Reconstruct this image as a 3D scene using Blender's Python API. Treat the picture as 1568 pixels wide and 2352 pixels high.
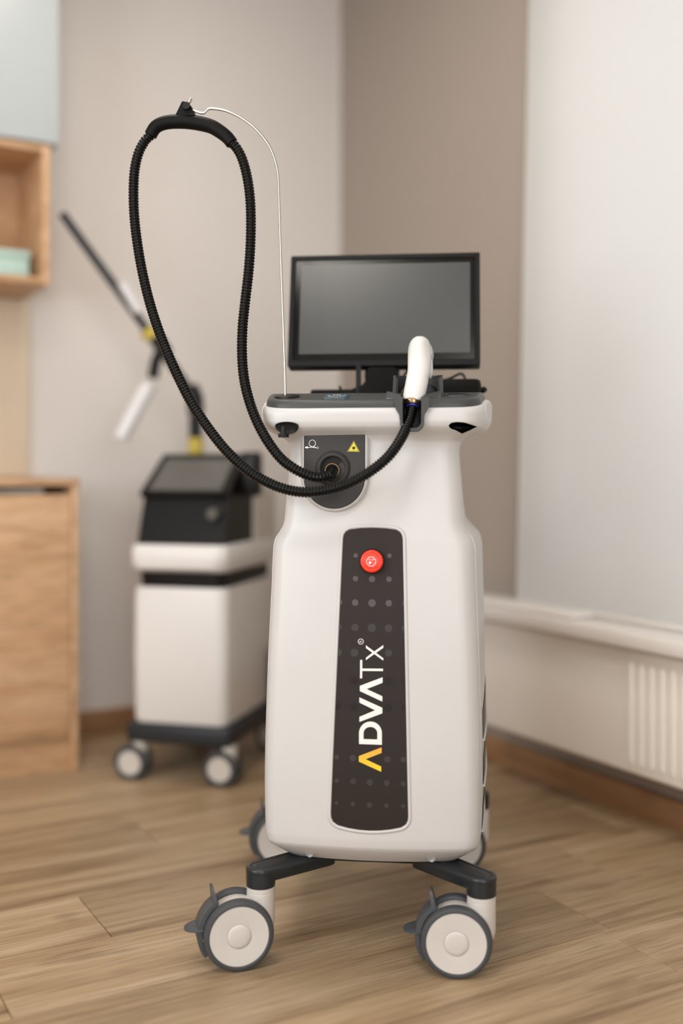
import bpy, bmesh, math, random
import numpy as np
from mathutils import Vector, Matrix

random.seed(7)
for o in list(bpy.data.objects):
    bpy.data.objects.remove(o)
scene = bpy.context.scene
COL = scene.collection
R = math.radians
PI = math.pi

# ------------------------------------------------------------------ camera
F = 2516.0            # focal length in pixels of the 1568 x 2352 frame
HC = 0.889            # camera height
HZ = 1070.0           # horizon row
cd = bpy.data.cameras.new('camera')
cam = bpy.data.objects.new('camera', cd)
COL.objects.link(cam)
cam.location = (0, 0, HC)
cam.rotation_euler = (R(90), 0, 0)
cd.sensor_fit = 'HORIZONTAL'
cd.sensor_width = 24.0
cd.lens = 24.0 * F / 1568.0
cd.shift_y = -(1176.0 - HZ) / 1568.0
cd.clip_start = 0.05
cd.dof.use_dof = True
cd.dof.focus_distance = 2.03
cd.dof.aperture_fstop = 0.76
scene.camera = cam

# ------------------------------------------------------------------ world, exposure
wd = bpy.data.worlds.new('world')
scene.world = wd
wd.use_nodes = True
bg = wd.node_tree.nodes['Background']
bg.inputs[0].default_value = (0.95, 0.97, 1.0, 1)
bg.inputs[1].default_value = 3.6
scene.view_settings.view_transform = 'Standard'
scene.view_settings.look = 'None'
scene.view_settings.gamma = 1.0
scene.view_settings.use_curve_mapping = False
scene.view_settings.exposure = -0.12
scene.cycles.use_denoising = True
scene.cycles.max_bounces = 8

# room axes: u runs along the back wall, v along the window wall
TH = R(29.67)
def UV(u, v, z=0.0):
    return Vector((u * math.cos(TH) - v * math.sin(TH), u * math.sin(TH) + v * math.cos(TH), z))

def area(name, u, v, z, sx, sy, power, col, rot):
    l = bpy.data.lights.new(name, 'AREA')
    l.shape = 'RECTANGLE'
    l.size, l.size_y, l.energy, l.color = sx, sy, power, col
    o = bpy.data.objects.new(name, l)
    COL.objects.link(o)
    o.location = UV(u, v, z)
    o.rotation_euler = rot
    return o
# daylight added to light the room, set in two unseen, made-up windows
area('added_daylight', -0.35, -2.12, 1.45, 1.9, 1.5, 34, (0.93, 0.97, 1.0), (R(90), 0, TH))
area('added_daylight', -1.55, 1.0, 1.5, 1.6, 1.4, 34, (0.93, 0.97, 1.0), (R(90), 0, TH - R(90)))

# ------------------------------------------------------------------ materials
def mat(name, col, rough=0.5, metal=0.0, var=0.03, scale=40.0, bump=0.0, bscale=None, spec=0.5, coat=0.0, trans=0.0):
    m = bpy.data.materials.new(name)
    m.use_nodes = True
    nt = m.node_tree
    b = nt.nodes['Principled BSDF']
    b.inputs['Roughness'].default_value = rough
    b.inputs['Metallic'].default_value = metal
    b.inputs['Specular IOR Level'].default_value = spec
    b.inputs['Coat Weight'].default_value = coat
    b.inputs['Transmission Weight'].default_value = trans
    tc = nt.nodes.new('ShaderNodeTexCoord')
    nz = nt.nodes.new('ShaderNodeTexNoise')
    nz.inputs['Scale'].default_value = scale
    nz.inputs['Detail'].default_value = 3
    nt.links.new(tc.outputs['Object'], nz.inputs['Vector'])
    mx = nt.nodes.new('ShaderNodeMix')
    mx.data_type = 'RGBA'
    nt.links.new(nz.outputs['Fac'], mx.inputs['Factor'])
    mx.inputs[6].default_value = tuple(c * (1 - var) for c in col) + (1,)
    mx.inputs[7].default_value = tuple(min(1, c * (1 + var)) for c in col) + (1,)
    nt.links.new(mx.outputs[2], b.inputs['Base Color'])
    if bump > 0:
        n2 = nt.nodes.new('ShaderNodeTexNoise')
        n2.inputs['Scale'].default_value = bscale or scale * 8
        nt.links.new(tc.outputs['Object'], n2.inputs['Vector'])
        bp = nt.nodes.new('ShaderNodeBump')
        bp.inputs['Strength'].default_value = bump
        bp.inputs['Distance'].default_value = 0.001
        nt.links.new(n2.outputs['Fac'], bp.inputs['Height'])
        nt.links.new(bp.outputs['Normal'], b.inputs['Normal'])
    return m

def wood(name, c0, c1, c2, rough=0.45, gx=1.2, gy=16.0, gz=16.0, tone=0.16, knots=0.5):
    """grain runs along the object's local x; each object gets its own cut of the wood"""
    m = bpy.data.materials.new(name)
    m.use_nodes = True
    nt = m.node_tree
    N, L = nt.nodes.new, nt.links.new
    b = nt.nodes['Principled BSDF']
    b.inputs['Roughness'].default_value = rough
    tc = N('ShaderNodeTexCoord')
    oi = N('ShaderNodeObjectInfo')
    off = N('ShaderNodeVectorMath'); off.operation = 'MULTIPLY_ADD'
    cmb = N('ShaderNodeCombineXYZ')
    for k in range(3):
        L(oi.outputs['Random'], cmb.inputs[k])
    L(cmb.outputs[0], off.inputs[0])
    off.inputs[1].default_value = (37.0, 53.0, 19.0)
    L(tc.outputs['Object'], off.inputs[2])
    mp = N('ShaderNodeMapping')
    mp.inputs['Scale'].default_value = (gx, gy, gz)
    L(off.outputs[0], mp.inputs['Vector'])
    n1 = N('ShaderNodeTexNoise')
    n1.inputs['Scale'].default_value = 1.0
    n1.inputs['Detail'].default_value = 6
    n1.inputs['Roughness'].default_value = 0.62
    n1.inputs['Distortion'].default_value = 0.7
    L(mp.outputs[0], n1.inputs['Vector'])
    r1 = N('ShaderNodeValToRGB')
    e = r1.color_ramp.elements
    e[0].position, e[0].color = 0.30, c0 + (1,)
    e[1].position, e[1].color = 0.68, c2 + (1,)
    x = e.new(0.48); x.color = c1 + (1,)
    L(n1.outputs['Fac'], r1.inputs['Fac'])
    # fine pores
    mp2 = N('ShaderNodeMapping')
    mp2.inputs['Scale'].default_value = (gx * 9, gy * 16, gz * 16)
    L(off.outputs[0], mp2.inputs['Vector'])
    n2 = N('ShaderNodeTexNoise')
    n2.inputs['Scale'].default_value = 1.0
    n2.inputs['Detail'].default_value = 3
    L(mp2.outputs[0], n2.inputs['Vector'])
    r2 = N('ShaderNodeValToRGB')
    r2.color_ramp.elements[0].position = 0.30
    r2.color_ramp.elements[0].color = (0.66, 0.64, 0.62, 1)
    r2.color_ramp.elements[1].position = 0.52
    r2.color_ramp.elements[1].color = (1.06, 1.06, 1.06, 1)
    L(n2.outputs['Fac'], r2.inputs['Fac'])
    m1 = N('ShaderNodeMix'); m1.data_type = 'RGBA'; m1.blend_type = 'MULTIPLY'
    m1.inputs['Factor'].default_value = 0.95
    L(r1.outputs[0], m1.inputs[6]); L(r2.outputs[0], m1.inputs[7])
    # knots / dark flecks
    mp3 = N('ShaderNodeMapping')
    mp3.inputs['Scale'].default_value = (4.0, 11.0, 11.0)
    L(off.outputs[0], mp3.inputs['Vector'])
    n3 = N('ShaderNodeTexNoise')
    n3.inputs['Scale'].default_value = 1.0
    n3.inputs['Detail'].default_value = 2
    L(mp3.outputs[0], n3.inputs['Vector'])
    r3 = N('ShaderNodeValToRGB')
    r3.color_ramp.elements[0].position = 0.26
    r3.color_ramp.elements[0].color = (0.5, 0.45, 0.42, 1)
    r3.color_ramp.elements[1].position = 0.36
    r3.color_ramp.elements[1].color = (1, 1, 1, 1)
    L(n3.outputs['Fac'], r3.inputs['Fac'])
    m2 = N('ShaderNodeMix'); m2.data_type = 'RGBA'; m2.blend_type = 'MULTIPLY'
    m2.inputs['Factor'].default_value = knots
    L(m1.outputs[2], m2.inputs[6]); L(r3.outputs[0], m2.inputs[7])
    # plank-to-plank tone
    mr = N('ShaderNodeMapRange')
    mr.inputs['To Min'].default_value = 1 - tone
    mr.inputs['To Max'].default_value = 1 + tone * 0.6
    L(oi.outputs['Random'], mr.inputs['Value'])
    hs = N('ShaderNodeHueSaturation')
    L(mr.outputs[0], hs.inputs['Value'])
    L(m2.outputs[2], hs.inputs['Color'])
    L(hs.outputs[0], b.inputs['Base Color'])
    bp = N('ShaderNodeBump')
    bp.inputs['Strength'].default_value = 0.25
    bp.inputs['Distance'].default_value = 0.0008
    L(n2.outputs['Fac'], bp.inputs['Height'])
    L(bp.outputs['Normal'], b.inputs['Normal'])
    return m

M = {}
M['white'] = mat('white_plastic', (0.565, 0.552, 0.543), 0.36, var=0.01, bump=0.04, bscale=900)
M['white2'] = mat('caster_white', (0.60, 0.565, 0.53), 0.42, var=0.01)
M['deck'] = mat('dark_grey_plastic', (0.052, 0.054, 0.054), 0.40, spec=0.32, var=0.05, bump=0.08, bscale=1500)
M['panel'] = mat('panel_film', (0.026, 0.0195, 0.0175), 0.5, spec=0.2, var=0.06, scale=300, bump=0.10, bscale=2500)
M['portplate'] = mat('port_plate', (0.040, 0.037, 0.035), 0.50, spec=0.25, var=0.06, scale=300, bump=0.08, bscale=2500)
M['black'] = mat('black_plastic', (0.006, 0.006, 0.006), 0.38, spec=0.25, var=0.1)
M['blackmatte'] = mat('black_matte', (0.004, 0.0038, 0.0035), 0.5, spec=0.12, var=0.1, bump=0.1, bscale=2000)
M['hose'] = mat('hose_black', (0.003, 0.003, 0.0028), 0.22, spec=0.20, var=0.1)
M['arm'] = mat('leg_enamel', (0.018, 0.021, 0.024), 0.30, spec=0.4, var=0.05, bump=0.05, bscale=700)
M['tyre'] = mat('tyre_grey', (0.060, 0.063, 0.067), 0.5, spec=0.3, var=0.05)
M['pedal'] = mat('pedal_grey', (0.060, 0.066, 0.074), 0.45, var=0.05)
M['steel'] = mat('steel', (0.50, 0.47, 0.43), 0.28, metal=1.0, var=0.03)
M['brass'] = mat('bronze_ring', (0.32, 0.22, 0.13), 0.28, metal=1.0, var=0.05)
M['blue'] = mat('blue_ring', (0.02, 0.03, 0.35), 0.4)
M['red'] = mat('red_button', (0.85, 0.035, 0.012), 0.35, var=0.02)
M['print'] = mat('white_print', (0.80, 0.78, 0.75), 0.5, var=0.01)
M['dotlight'] = mat('dot_light', (0.085, 0.080, 0.080), 0.45, spec=0.25, var=0.05)
M['dotmid'] = mat('dot_mid', (0.046, 0.042, 0.042), 0.45, spec=0.25, var=0.05)
M['dotdark'] = mat('dot_dark', (0.014, 0.011, 0.010), 0.45, spec=0.25, var=0.05)
M['yellow'] = mat('warning_yellow', (0.72, 0.60, 0.06), 0.5, var=0.02)
M['screen'] = mat('screen_glass', (0.055, 0.057, 0.056), 0.25, spec=0.4, var=0.01)
M['bezel'] = mat('bezel_gloss', (0.005, 0.0045, 0.004), 0.12, spec=0.22, var=0.05)
M['housing'] = mat('monitor_housing', (0.007, 0.0073, 0.0076), 0.45, spec=0.16, var=0.05)
M['bluepad'] = mat('power_pad', (0.045, 0.075, 0.10), 0.35, var=0.03)
M['bluearc'] = mat('power_arc', (0.35, 0.47, 0.52), 0.4, var=0.03)
M['handpiece'] = mat('handpiece_white', (0.68, 0.665, 0.645), 0.30, var=0.01)
M['case'] = mat('black_fabric', (0.007, 0.006, 0.005), 0.8, spec=0.2, var=0.2, scale=300, bump=0.4, bscale=1500)
M['vent'] = mat('vent_dark', (0.10, 0.085, 0.075), 0.5)
M['wall2'] = mat('window_wall_beige', (0.355, 0.300, 0.258), 0.75, var=0.02, scale=3, bump=0.1, bscale=250)  # window wall: darker and browner than the other walls
M['wall'] = mat('wall_paint', (0.705, 0.660, 0.625), 0.75, var=0.02, scale=3, bump=0.1, bscale=250)
M['ceil'] = mat('ceiling_paint', (0.74, 0.72, 0.69), 0.8, var=0.02, scale=3)
M['blind'] = mat('blind_fabric', (0.80, 0.79, 0.77), 0.5, var=0.015, scale=2)
M['sill'] = mat('sill_white', (0.80, 0.76, 0.72), 0.25, var=0.01)
M['rad'] = mat('radiator_enamel', (0.90, 0.845, 0.775), 0.35, var=0.01)
M['cabwhite'] = mat('cabinet_white', (0.47, 0.51, 0.52), 0.3, var=0.01)
M['cream'] = mat('cream_panel', (0.74, 0.62, 0.47), 0.5, var=0.03, scale=4)
M['turq'] = mat('turquoise_card', (0.42, 0.58, 0.53), 0.5, var=0.04)
M['m2white'] = mat('device_white', (0.77, 0.745, 0.725), 0.35, var=0.01)
M['m2grey'] = mat('device_grey', (0.60, 0.56, 0.51), 0.4, var=0.02)
M['m2screen'] = mat('device_screen', (0.12, 0.115, 0.108), 0.25, var=0.02)
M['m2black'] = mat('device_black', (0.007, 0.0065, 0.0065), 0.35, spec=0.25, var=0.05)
M['m2base'] = mat('device_base', (0.026, 0.028, 0.032), 0.4, spec=0.3, var=0.05)
M['ring'] = mat('yellow_ring', (0.55, 0.42, 0.06), 0.4, var=0.05)
M['acry'] = mat('pale_acrylic', (0.72, 0.71, 0.72), 0.25, var=0.02)
M['gap'] = mat('subfloor', (0.06, 0.042, 0.028), 0.9)
M['floor'] = wood('oak_planks', (0.205, 0.130, 0.068), (0.375, 0.262, 0.152), (0.480, 0.360, 0.235), 0.45, gx=1.0, gy=22.0, gz=22.0, knots=0.75)
M['cab'] = wood('cabinet_oak', (0.46, 0.265, 0.135), (0.57, 0.35, 0.195), (0.67, 0.445, 0.275), 0.5, gx=1.4, gy=14, gz=14, tone=0.0, knots=0.15)
M['base'] = wood('baseboard_wood', (0.26, 0.135, 0.062), (0.34, 0.185, 0.09), (0.42, 0.245, 0.13), 0.5, tone=0.0, knots=0.1)
gm = bpy.data.materials.new('logo_gold'); gm.use_nodes = True
_b = gm.node_tree.nodes['Principled BSDF']; _b.inputs['Roughness'].default_value = 0.45
_t = gm.node_tree.nodes.new('ShaderNodeTexCoord'); _s = gm.node_tree.nodes.new('ShaderNodeSeparateXYZ')
_r = gm.node_tree.nodes.new('ShaderNodeValToRGB')
gm.node_tree.links.new(_t.outputs['Generated'], _s.inputs[0]); gm.node_tree.links.new(_s.outputs[2], _r.inputs[0])
_r.color_ramp.elements[0].color = (0.78, 0.62, 0.015, 1); _r.color_ramp.elements[1].color = (0.90, 0.36, 0.06, 1)
gm.node_tree.links.new(_r.outputs[0], _b.inputs['Base Color'])
M['gold'] = gm
em = bpy.data.materials.new('added_lamp_diffuser'); em.use_nodes = True
_b = em.node_tree.nodes['Principled BSDF']
_b.inputs['Base Color'].default_value = (0.9, 0.9, 0.88, 1)
_b.inputs['Emission Color'].default_value = (1.0, 0.93, 0.83, 1); _b.inputs['Emission Strength'].default_value = 2.0
M['lamp'] = em  # glowing face of the added ceiling panels
# blind lets some daylight through
bn = M['blind'].node_tree
_tr = bn.nodes.new('ShaderNodeBsdfTranslucent'); _tr.inputs[0].default_value = (0.80, 0.80, 0.79, 1)
_mx = bn.nodes.new('ShaderNodeMixShader'); _mx.inputs[0].default_value = 0.42
bn.links.new(bn.nodes['Principled BSDF'].outputs[0], _mx.inputs[1]); bn.links.new(_tr.outputs[0], _mx.inputs[2])
bn.links.new(_mx.outputs[0], bn.nodes['Material Output'].inputs['Surface'])

# ------------------------------------------------------------------ mesh helpers
def tag(o, label=None, cat=None, group=None, kind=None):
    if label: o['label'] = label
    if cat: o['category'] = cat
    if group: o['group'] = group
    if kind: o['kind'] = kind
    return o

def finish(me, smooth):
    if smooth is not None:
        me.polygons.foreach_set('use_smooth', [True] * len(me.polygons))
        me.update()
        me.set_sharp_from_angle(angle=R(smooth))

def obj(name, verts, faces, m, parent=None, smooth=35, loc=None):
    me = bpy.data.meshes.new(name)
    me.from_pydata([tuple(v) for v in verts], [], faces)
    bm = bmesh.new(); bm.from_mesh(me)
    bmesh.ops.recalc_face_normals(bm, faces=bm.faces)
    bm.to_mesh(me); bm.free()
    me.materials.append(M[m])
    finish(me, smooth)
    o = bpy.data.objects.new(name, me)
    COL.objects.link(o)
    if parent: o.parent = parent
    if loc is not None: o.location = loc
    return o

def empty(name, loc, rz=0.0):
    o = bpy.data.objects.new(name, None)
    COL.objects.link(o)
    o.location = loc
    o.rotation_euler = (0, 0, rz)
    o.empty_display_size = 0.1
    return o

class G:
    """collects geometry for one mesh"""
    def __init__(s): s.v, s.f = [], []
    def add(s, v, f):
        n = len(s.v)
        s.v += [tuple(p) for p in v]
        s.f += [tuple(i + n for i in q) for q in f]
        return s
    def build(s, name, m, parent=None, smooth=35, loc=None):
        return obj(name, s.v, s.f, m, parent, smooth, loc)

def loft(rings, closed=True, cap=True):
    n = len(rings[0]); v = []; f = []
    for r in rings: v += [tuple(p) for p in r]
    for k in range(len(rings) - 1):
        for i in range(n if closed else n - 1):
            j = (i + 1) % n
            f.append((k * n + i, k * n + j, (k + 1) * n + j, (k + 1) * n + i))
    if cap:
        f.append(tuple(range(n - 1, -1, -1)))
        f.append(tuple((len(rings) - 1) * n + i for i in range(n)))
    return v, f

def lathe(profile, seg=32, axis='z', c=(0, 0, 0), cap=True):
    rings = []
    for r, h in profile:
        ring = []
        for i in range(seg):
            a = 2 * PI * i / seg
            x, y = r * math.cos(a), r * math.sin(a)
            p = {'z': (x, y, h), 'y': (x, h, y), 'x': (h, x, y)}[axis]
            ring.append((p[0] + c[0], p[1] + c[1], p[2] + c[2]))
        rings.append(ring)
    return loft(rings, True, cap)

def bbox(lo, hi, bev=0.0, seg=2):
    bm = bmesh.new()
    bmesh.ops.create_cube(bm, size=1.0)
    for v in bm.verts:
        v.co = Vector([lo[k] + (v.co[k] + 0.5) * (hi[k] - lo[k]) for k in range(3)])
    if bev > 0:
        bmesh.ops.bevel(bm, geom=bm.edges[:], offset=bev, segments=seg, profile=0.5, affect='EDGES')
    bm.verts.index_update()
    v = [tuple(x.co) for x in bm.verts]; f = [tuple(x.index for x in q.verts) for q in bm.faces]
    bm.free()
    return v, f

def spline(pts, n):
    """Catmull-Rom through pts, n samples evenly spaced by length"""
    P = np.array([tuple(p) for p in pts], float)
    P = np.vstack([2 * P[0] - P[1], P, 2 * P[-1] - P[-2]])
    out = []
    for i in range(1, len(P) - 2):
        for t in np.linspace(0, 1, 40, endpoint=False):
            a, b, c, d = P[i - 1], P[i], P[i + 1], P[i + 2]
            out.append(0.5 * ((2 * b) + (c - a) * t + (2 * a - 5 * b + 4 * c - d) * t * t + (3 * b - a - 3 * c + d) * t ** 3))
    out.append(P[-2])
    out = np.array(out)
    s = np.concatenate([[0], np.cumsum(np.linalg.norm(np.diff(out, axis=0), axis=1))])
    q = np.linspace(0, s[-1], n)
    return np.stack([np.interp(q, s, out[:, k]) for k in range(3)], 1), s[-1]

def tube(P, rad, seg=12, squash=1.0, cap=True):
    P = np.array(P, float); n = len(P)
    rad = np.full(n, rad) if np.isscalar(rad) else np.array(rad)
    T = np.gradient(P, axis=0); T /= np.linalg.norm(T, axis=1)[:, None]
    up = np.array([0, 1.0, 0]) if abs(T[0][1]) < 0.9 else np.array([1.0, 0, 0])
    rings = []
    nrm = up - T[0] * up.dot(T[0]); nrm /= np.linalg.norm(nrm)
    for i in range(n):
        nrm = nrm - T[i] * nrm.dot(T[i]); nrm /= np.linalg.norm(nrm)
        bn_ = np.cross(T[i], nrm)
        rings.append([P[i] + rad[i] * (math.cos(a) * nrm * squash + math.sin(a) * bn_) for a in np.linspace(0, 2 * PI, seg, endpoint=False)])
    return loft(rings, True, cap)

def hermite(keys, z):
    """monotone cubic through rows (z, a, b, ...)"""
    K = np.array(keys, float); x = K[:, 0]; out = []
    for c in range(1, K.shape[1]):
        y = K[:, c]; d = np.diff(y) / np.diff(x)
        m = np.zeros(len(x)); m[0], m[-1] = d[0], d[-1]
        for i in range(1, len(x) - 1):
            if d[i - 1] * d[i] > 0:
                m[i] = 2 * d[i - 1] * d[i] / (d[i - 1] + d[i])
        i = int(np.clip(np.searchsorted(x, z) - 1, 0, len(x) - 2))
        h = x[i + 1] - x[i]; t = (z - x[i]) / h
        t = min(max(t, 0.0), 1.0)
        out.append((2*t**3-3*t*t+1)*y[i] + (t**3-2*t*t+t)*h*m[i] + (-2*t**3+3*t*t)*y[i+1] + (t**3-t*t)*h*m[i+1])
    return out

def boolean(o, cutters, smooth=35):
    for c in cutters:
        md = o.modifiers.new('cut', 'BOOLEAN'); md.operation = 'DIFFERENCE'; md.solver = 'EXACT'; md.object = c
    dg = bpy.context.evaluated_depsgraph_get(); dg.update()
    me = bpy.data.meshes.new_from_object(o.evaluated_get(dg))
    o.modifiers.clear()
    o.data = me
    finish(me, smooth)
    for c in cutters: bpy.data.objects.remove(c)

def text_polys(s, size):
    cu = bpy.data.curves.new('t', 'FONT'); cu.body = s; cu.size = size; cu.align_x = 'CENTER'; cu.align_y = 'CENTER'
    cu.resolution_u = 3
    o = bpy.data.objects.new('t', cu); COL.objects.link(o)
    dg = bpy.context.evaluated_depsgraph_get(); dg.update()
    me = bpy.data.meshes.new_from_object(o.evaluated_get(dg))
    v = [tuple(p.co) for p in me.vertices]; f = [tuple(p.vertices) for p in me.polygons]
    bpy.data.objects.remove(o); bpy.data.curves.remove(cu); bpy.data.meshes.remove(me)
    return v, f

def W(px, py, Y):
    """point of the photograph at depth Y"""
    return Vector(((px - 784) * Y / F, Y, HC - (py - HZ) * Y / F))

# ------------------------------------------------------------------ room
WU, WV = 2.03, 3.57            # window wall plane, back wall plane
U0, V0, ZC = -1.62, -2.2, 2.72
def room(name, lo, hi, m, bev=0.0, parent=None, smooth=35):
    """box in room axes with its origin at its lower corner"""
    v, f = bbox((0, 0, 0), [hi[k] - lo[k] for k in range(3)], bev)
    o = obj(name, v, f, m, parent, smooth)
    if parent is None:
        o.location = UV(*lo); o.rotation_euler = (0, 0, TH)
    else:
        o.location = lo
    return o

floor = room('floor', (U0, V0, -0.06), (WU, WV, -0.0135), 'gap')
tag(floor, 'warm oak plank floor under both machines', 'floor', kind='structure')
PW, PL, gapw = 0.2196, 1.285, 0.0008
def plank_mesh(L, PW=PW):
    bm = bmesh.new()
    v, f = bbox((gapw, gapw, -0.0135), (L - gapw, PW - gapw, 0.0), 0.0)
    o_ = [bm.verts.new(p) for p in v]
    for q in f: bm.faces.new([o_[i] for i in q])
    top = [e for e in bm.edges if all(abs(w.co.z) < 1e-6 for w in e.verts)]
    bmesh.ops.bevel(bm, geom=top, offset=0.0011, segments=1, affect='EDGES')
    me = bpy.data.meshes.new('plank'); bm.to_mesh(me); bm.free()
    me.materials.append(M['floor'])
    return me
full = plank_mesh(PL)
row0 = 1.5735
joints = {-2: 1.60, -1: 1.47, 0: 1.49, 1: 0.413, 2: 0.648}
kmin = math.floor((V0 - row0) / PW); kmax = math.ceil((WV - row0) / PW)
for k in range(kmin, kmax):
    v0 = row0 + k * PW
    if v0 + PW < V0 + 0.02 or v0 > WV - 0.02: continue
    va, vb = max(v0, V0), min(v0 + PW, WV)
    j = joints.get(k, (0.31 + 0.47 * k) % PL)
    u = j - math.ceil((j - U0) / PL) * PL
    while u < WU:
        a, b_ = max(u, U0), min(u + PL, WU)
        if b_ - a > 0.02:
            me = full if b_ - a > PL - 1e-4 and vb - va > PW - 1e-4 else plank_mesh(b_ - a, vb - va)
            p = bpy.data.objects.new('plank', me)
            COL.objects.link(p); p.parent = floor
            p.location = (a - U0, va - V0, 0.06)
        u += PL

T = 0.12
# window wall with its opening
WO0, WO1, WZ0, WZ1 = 0.55, 2.40, 0.497, 2.35
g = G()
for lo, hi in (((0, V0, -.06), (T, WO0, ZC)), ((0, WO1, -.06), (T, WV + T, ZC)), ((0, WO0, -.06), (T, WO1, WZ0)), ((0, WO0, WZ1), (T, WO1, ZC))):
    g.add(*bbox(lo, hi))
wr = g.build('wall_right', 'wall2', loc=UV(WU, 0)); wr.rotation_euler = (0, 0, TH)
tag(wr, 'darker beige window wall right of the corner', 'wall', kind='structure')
wb = room('wall_back', (U0 - T, WV, -.06), (WU, WV + T, ZC), 'wall')
tag(wb, 'light beige painted wall behind the machines', 'wall', kind='structure')
# left wall and wall behind the camera, each with an added window opening
g = G()
for lo, hi in (((-T, V0, -.06), (0, 0.2, ZC)), ((-T, 1.8, -.06), (0, WV, ZC)), ((-T, 0.2, -.06), (0, 1.8, 0.8)), ((-T, 0.2, 2.2), (0, 1.8, ZC))):
    g.add(*bbox(lo, hi))
wl = g.build('wall_left', 'wall', loc=UV(U0, 0)); wl.rotation_euler = (0, 0, TH)
tag(wl, 'beige painted wall left of the cabinets', 'wall', kind='structure')
g = G()
for lo, hi in (((U0 - T, -T, -.06), (-1.3, 0, ZC)), ((0.6, -T, -.06), (WU + T, 0, ZC)), ((-1.3, -T, -.06), (0.6, 0, 0.7)), ((-1.3, -T, 2.2), (0.6, 0, ZC))):
    g.add(*bbox(lo, hi))
wf = g.build('wall_front', 'wall', loc=UV(0, V0)); wf.rotation_euler = (0, 0, TH)
tag(wf, 'beige painted wall behind the photographer', 'wall', kind='structure')
ce = room('ceiling', (U0, V0, ZC), (WU, WV, ZC + 0.08), 'ceil')
tag(ce, 'off white flat ceiling above the room', 'ceiling', kind='structure')
bb = room('baseboard_back', (U0, WV - 0.016, 0), (WU - 0.02, WV, 0.078), 'base', 0.003)
tag(bb, 'brown wooden baseboard along the back wall', 'baseboard', kind='structure')
br = obj('baseboard_right', *bbox((0, 0, 0), (WV - V0, 0.016, 0.078), 0.003), 'base')
br.location = UV(WU, V0); br.rotation_euler = (0, 0, TH + R(90))
tag(br, 'brown wooden baseboard under the radiator', 'baseboard', kind='structure')

# window behind the blind: frame and panes
win = empty('window_1', UV(WU + 0.06, WO0, WZ0), TH); tag(win, 'window behind the white roller blind', 'window', kind='structure')
ww, wh = WO1 - WO0, WZ1 - WZ0
g = G()
for lo, hi in (((0, 0, 0), (.05, .06, wh)), ((0, ww - .06, 0), (.05, ww, wh)), ((0, .06, 0), (.05, ww - .06, .06)), ((0, .06, wh - .06), (.05, ww - .06, wh)), ((0, ww / 2 - .05, .06), (.05, ww / 2 + .05, wh - .06))):
    g.add(*bbox(lo, hi, 0.004))
g.build('window_frame', 'sill', win)
glass = mat('window_glass', (0.95, 0.97, 0.97), 0.02, trans=1.0, var=0.0); M['glass'] = glass
for y0, y1 in ((.062, ww / 2 - .052), (ww / 2 + .052, ww - .062)):
    obj('pane', *bbox((.02, y0, .062), (.026, y1, wh - .062)), 'glass', win)
sl = room('trim_1', (1.85, 0.4, 0.462), (WU + 0.05, 2.86, 0.497), 'sill', 0.006)
tag(sl, 'white windowsill above the radiator', 'windowsill', kind='structure')
for nm, (u, v, du, dv, z0, z1) in {'added_window_2': (-1.3, V0 - 0.06, 1.9, 0.05, 0.7, 2.2), 'added_window_3': (U0 - 0.06, 0.2, 0.05, 1.6, 0.8, 2.2)}.items():  # unseen window frames added around the two light sources
    g = G()
    if du > dv:
        for a, b_ in ((0, .06), (du / 2 - .03, du / 2 + .03), (du - .06, du)): g.add(*bbox((a, 0, 0), (b_, dv, z1 - z0)))
        for a, b_ in ((0, .06), (z1 - z0 - .06, z1 - z0)): g.add(*bbox((.06, 0, a), (du - .06, dv, b_)))
    else:
        for a, b_ in ((0, .06), (dv / 2 - .03, dv / 2 + .03), (dv - .06, dv)): g.add(*bbox((0, a, 0), (du, b_, z1 - z0)))
        for a, b_ in ((0, .06), (z1 - z0 - .06, z1 - z0)): g.add(*bbox((0, .06, a), (du, dv - .06, b_)))
    o = g.build(nm, 'sill', loc=UV(u, v, z0)); o.rotation_euler = (0, 0, TH)
    tag(o, 'unseen white window frame added behind the photographer' if nm == 'added_window_2' else 'unseen white window frame added in the left wall', 'window', kind='structure')

# roller blind
rb = empty('roller_blind', UV(WU - 0.03, WO0 - 0.05, 0), TH)
tag(rb, 'white roller blind drawn down to the windowsill', 'blind')
g = G(); rings = []
for k in range(0, 25):
    z = 0.512 + (2.42 - 0.512) * k / 24
    e = -0.034 + 0.050 * k / 24
    rings.append([(e, 0, z), (e, WO1 - WO0 + 0.10, z), (e + 0.0012, WO1 - WO0 + 0.10, z), (e + 0.0012, 0, z)])
g.add(*loft(rings)); g.build('fabric', 'blind', rb, 20)
obj('hem_bar', *bbox((-0.040, 0, 0.500), (-0.027, WO1 - WO0 + 0.10, 0.514), 0.003), 'sill', rb)
g = G(); g.add(*lathe([(0.022, 0.0), (0.022, WO1 - WO0 + 0.10)], 20, 'y', (-0.003, 0, 2.43))); g.build('roller', 'sill', rb)
obj('cassette', *bbox((-0.03, -0.01, 2.40), (0.03, WO1 - WO0 + 0.11, 2.47), 0.008), 'sill', rb)

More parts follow.
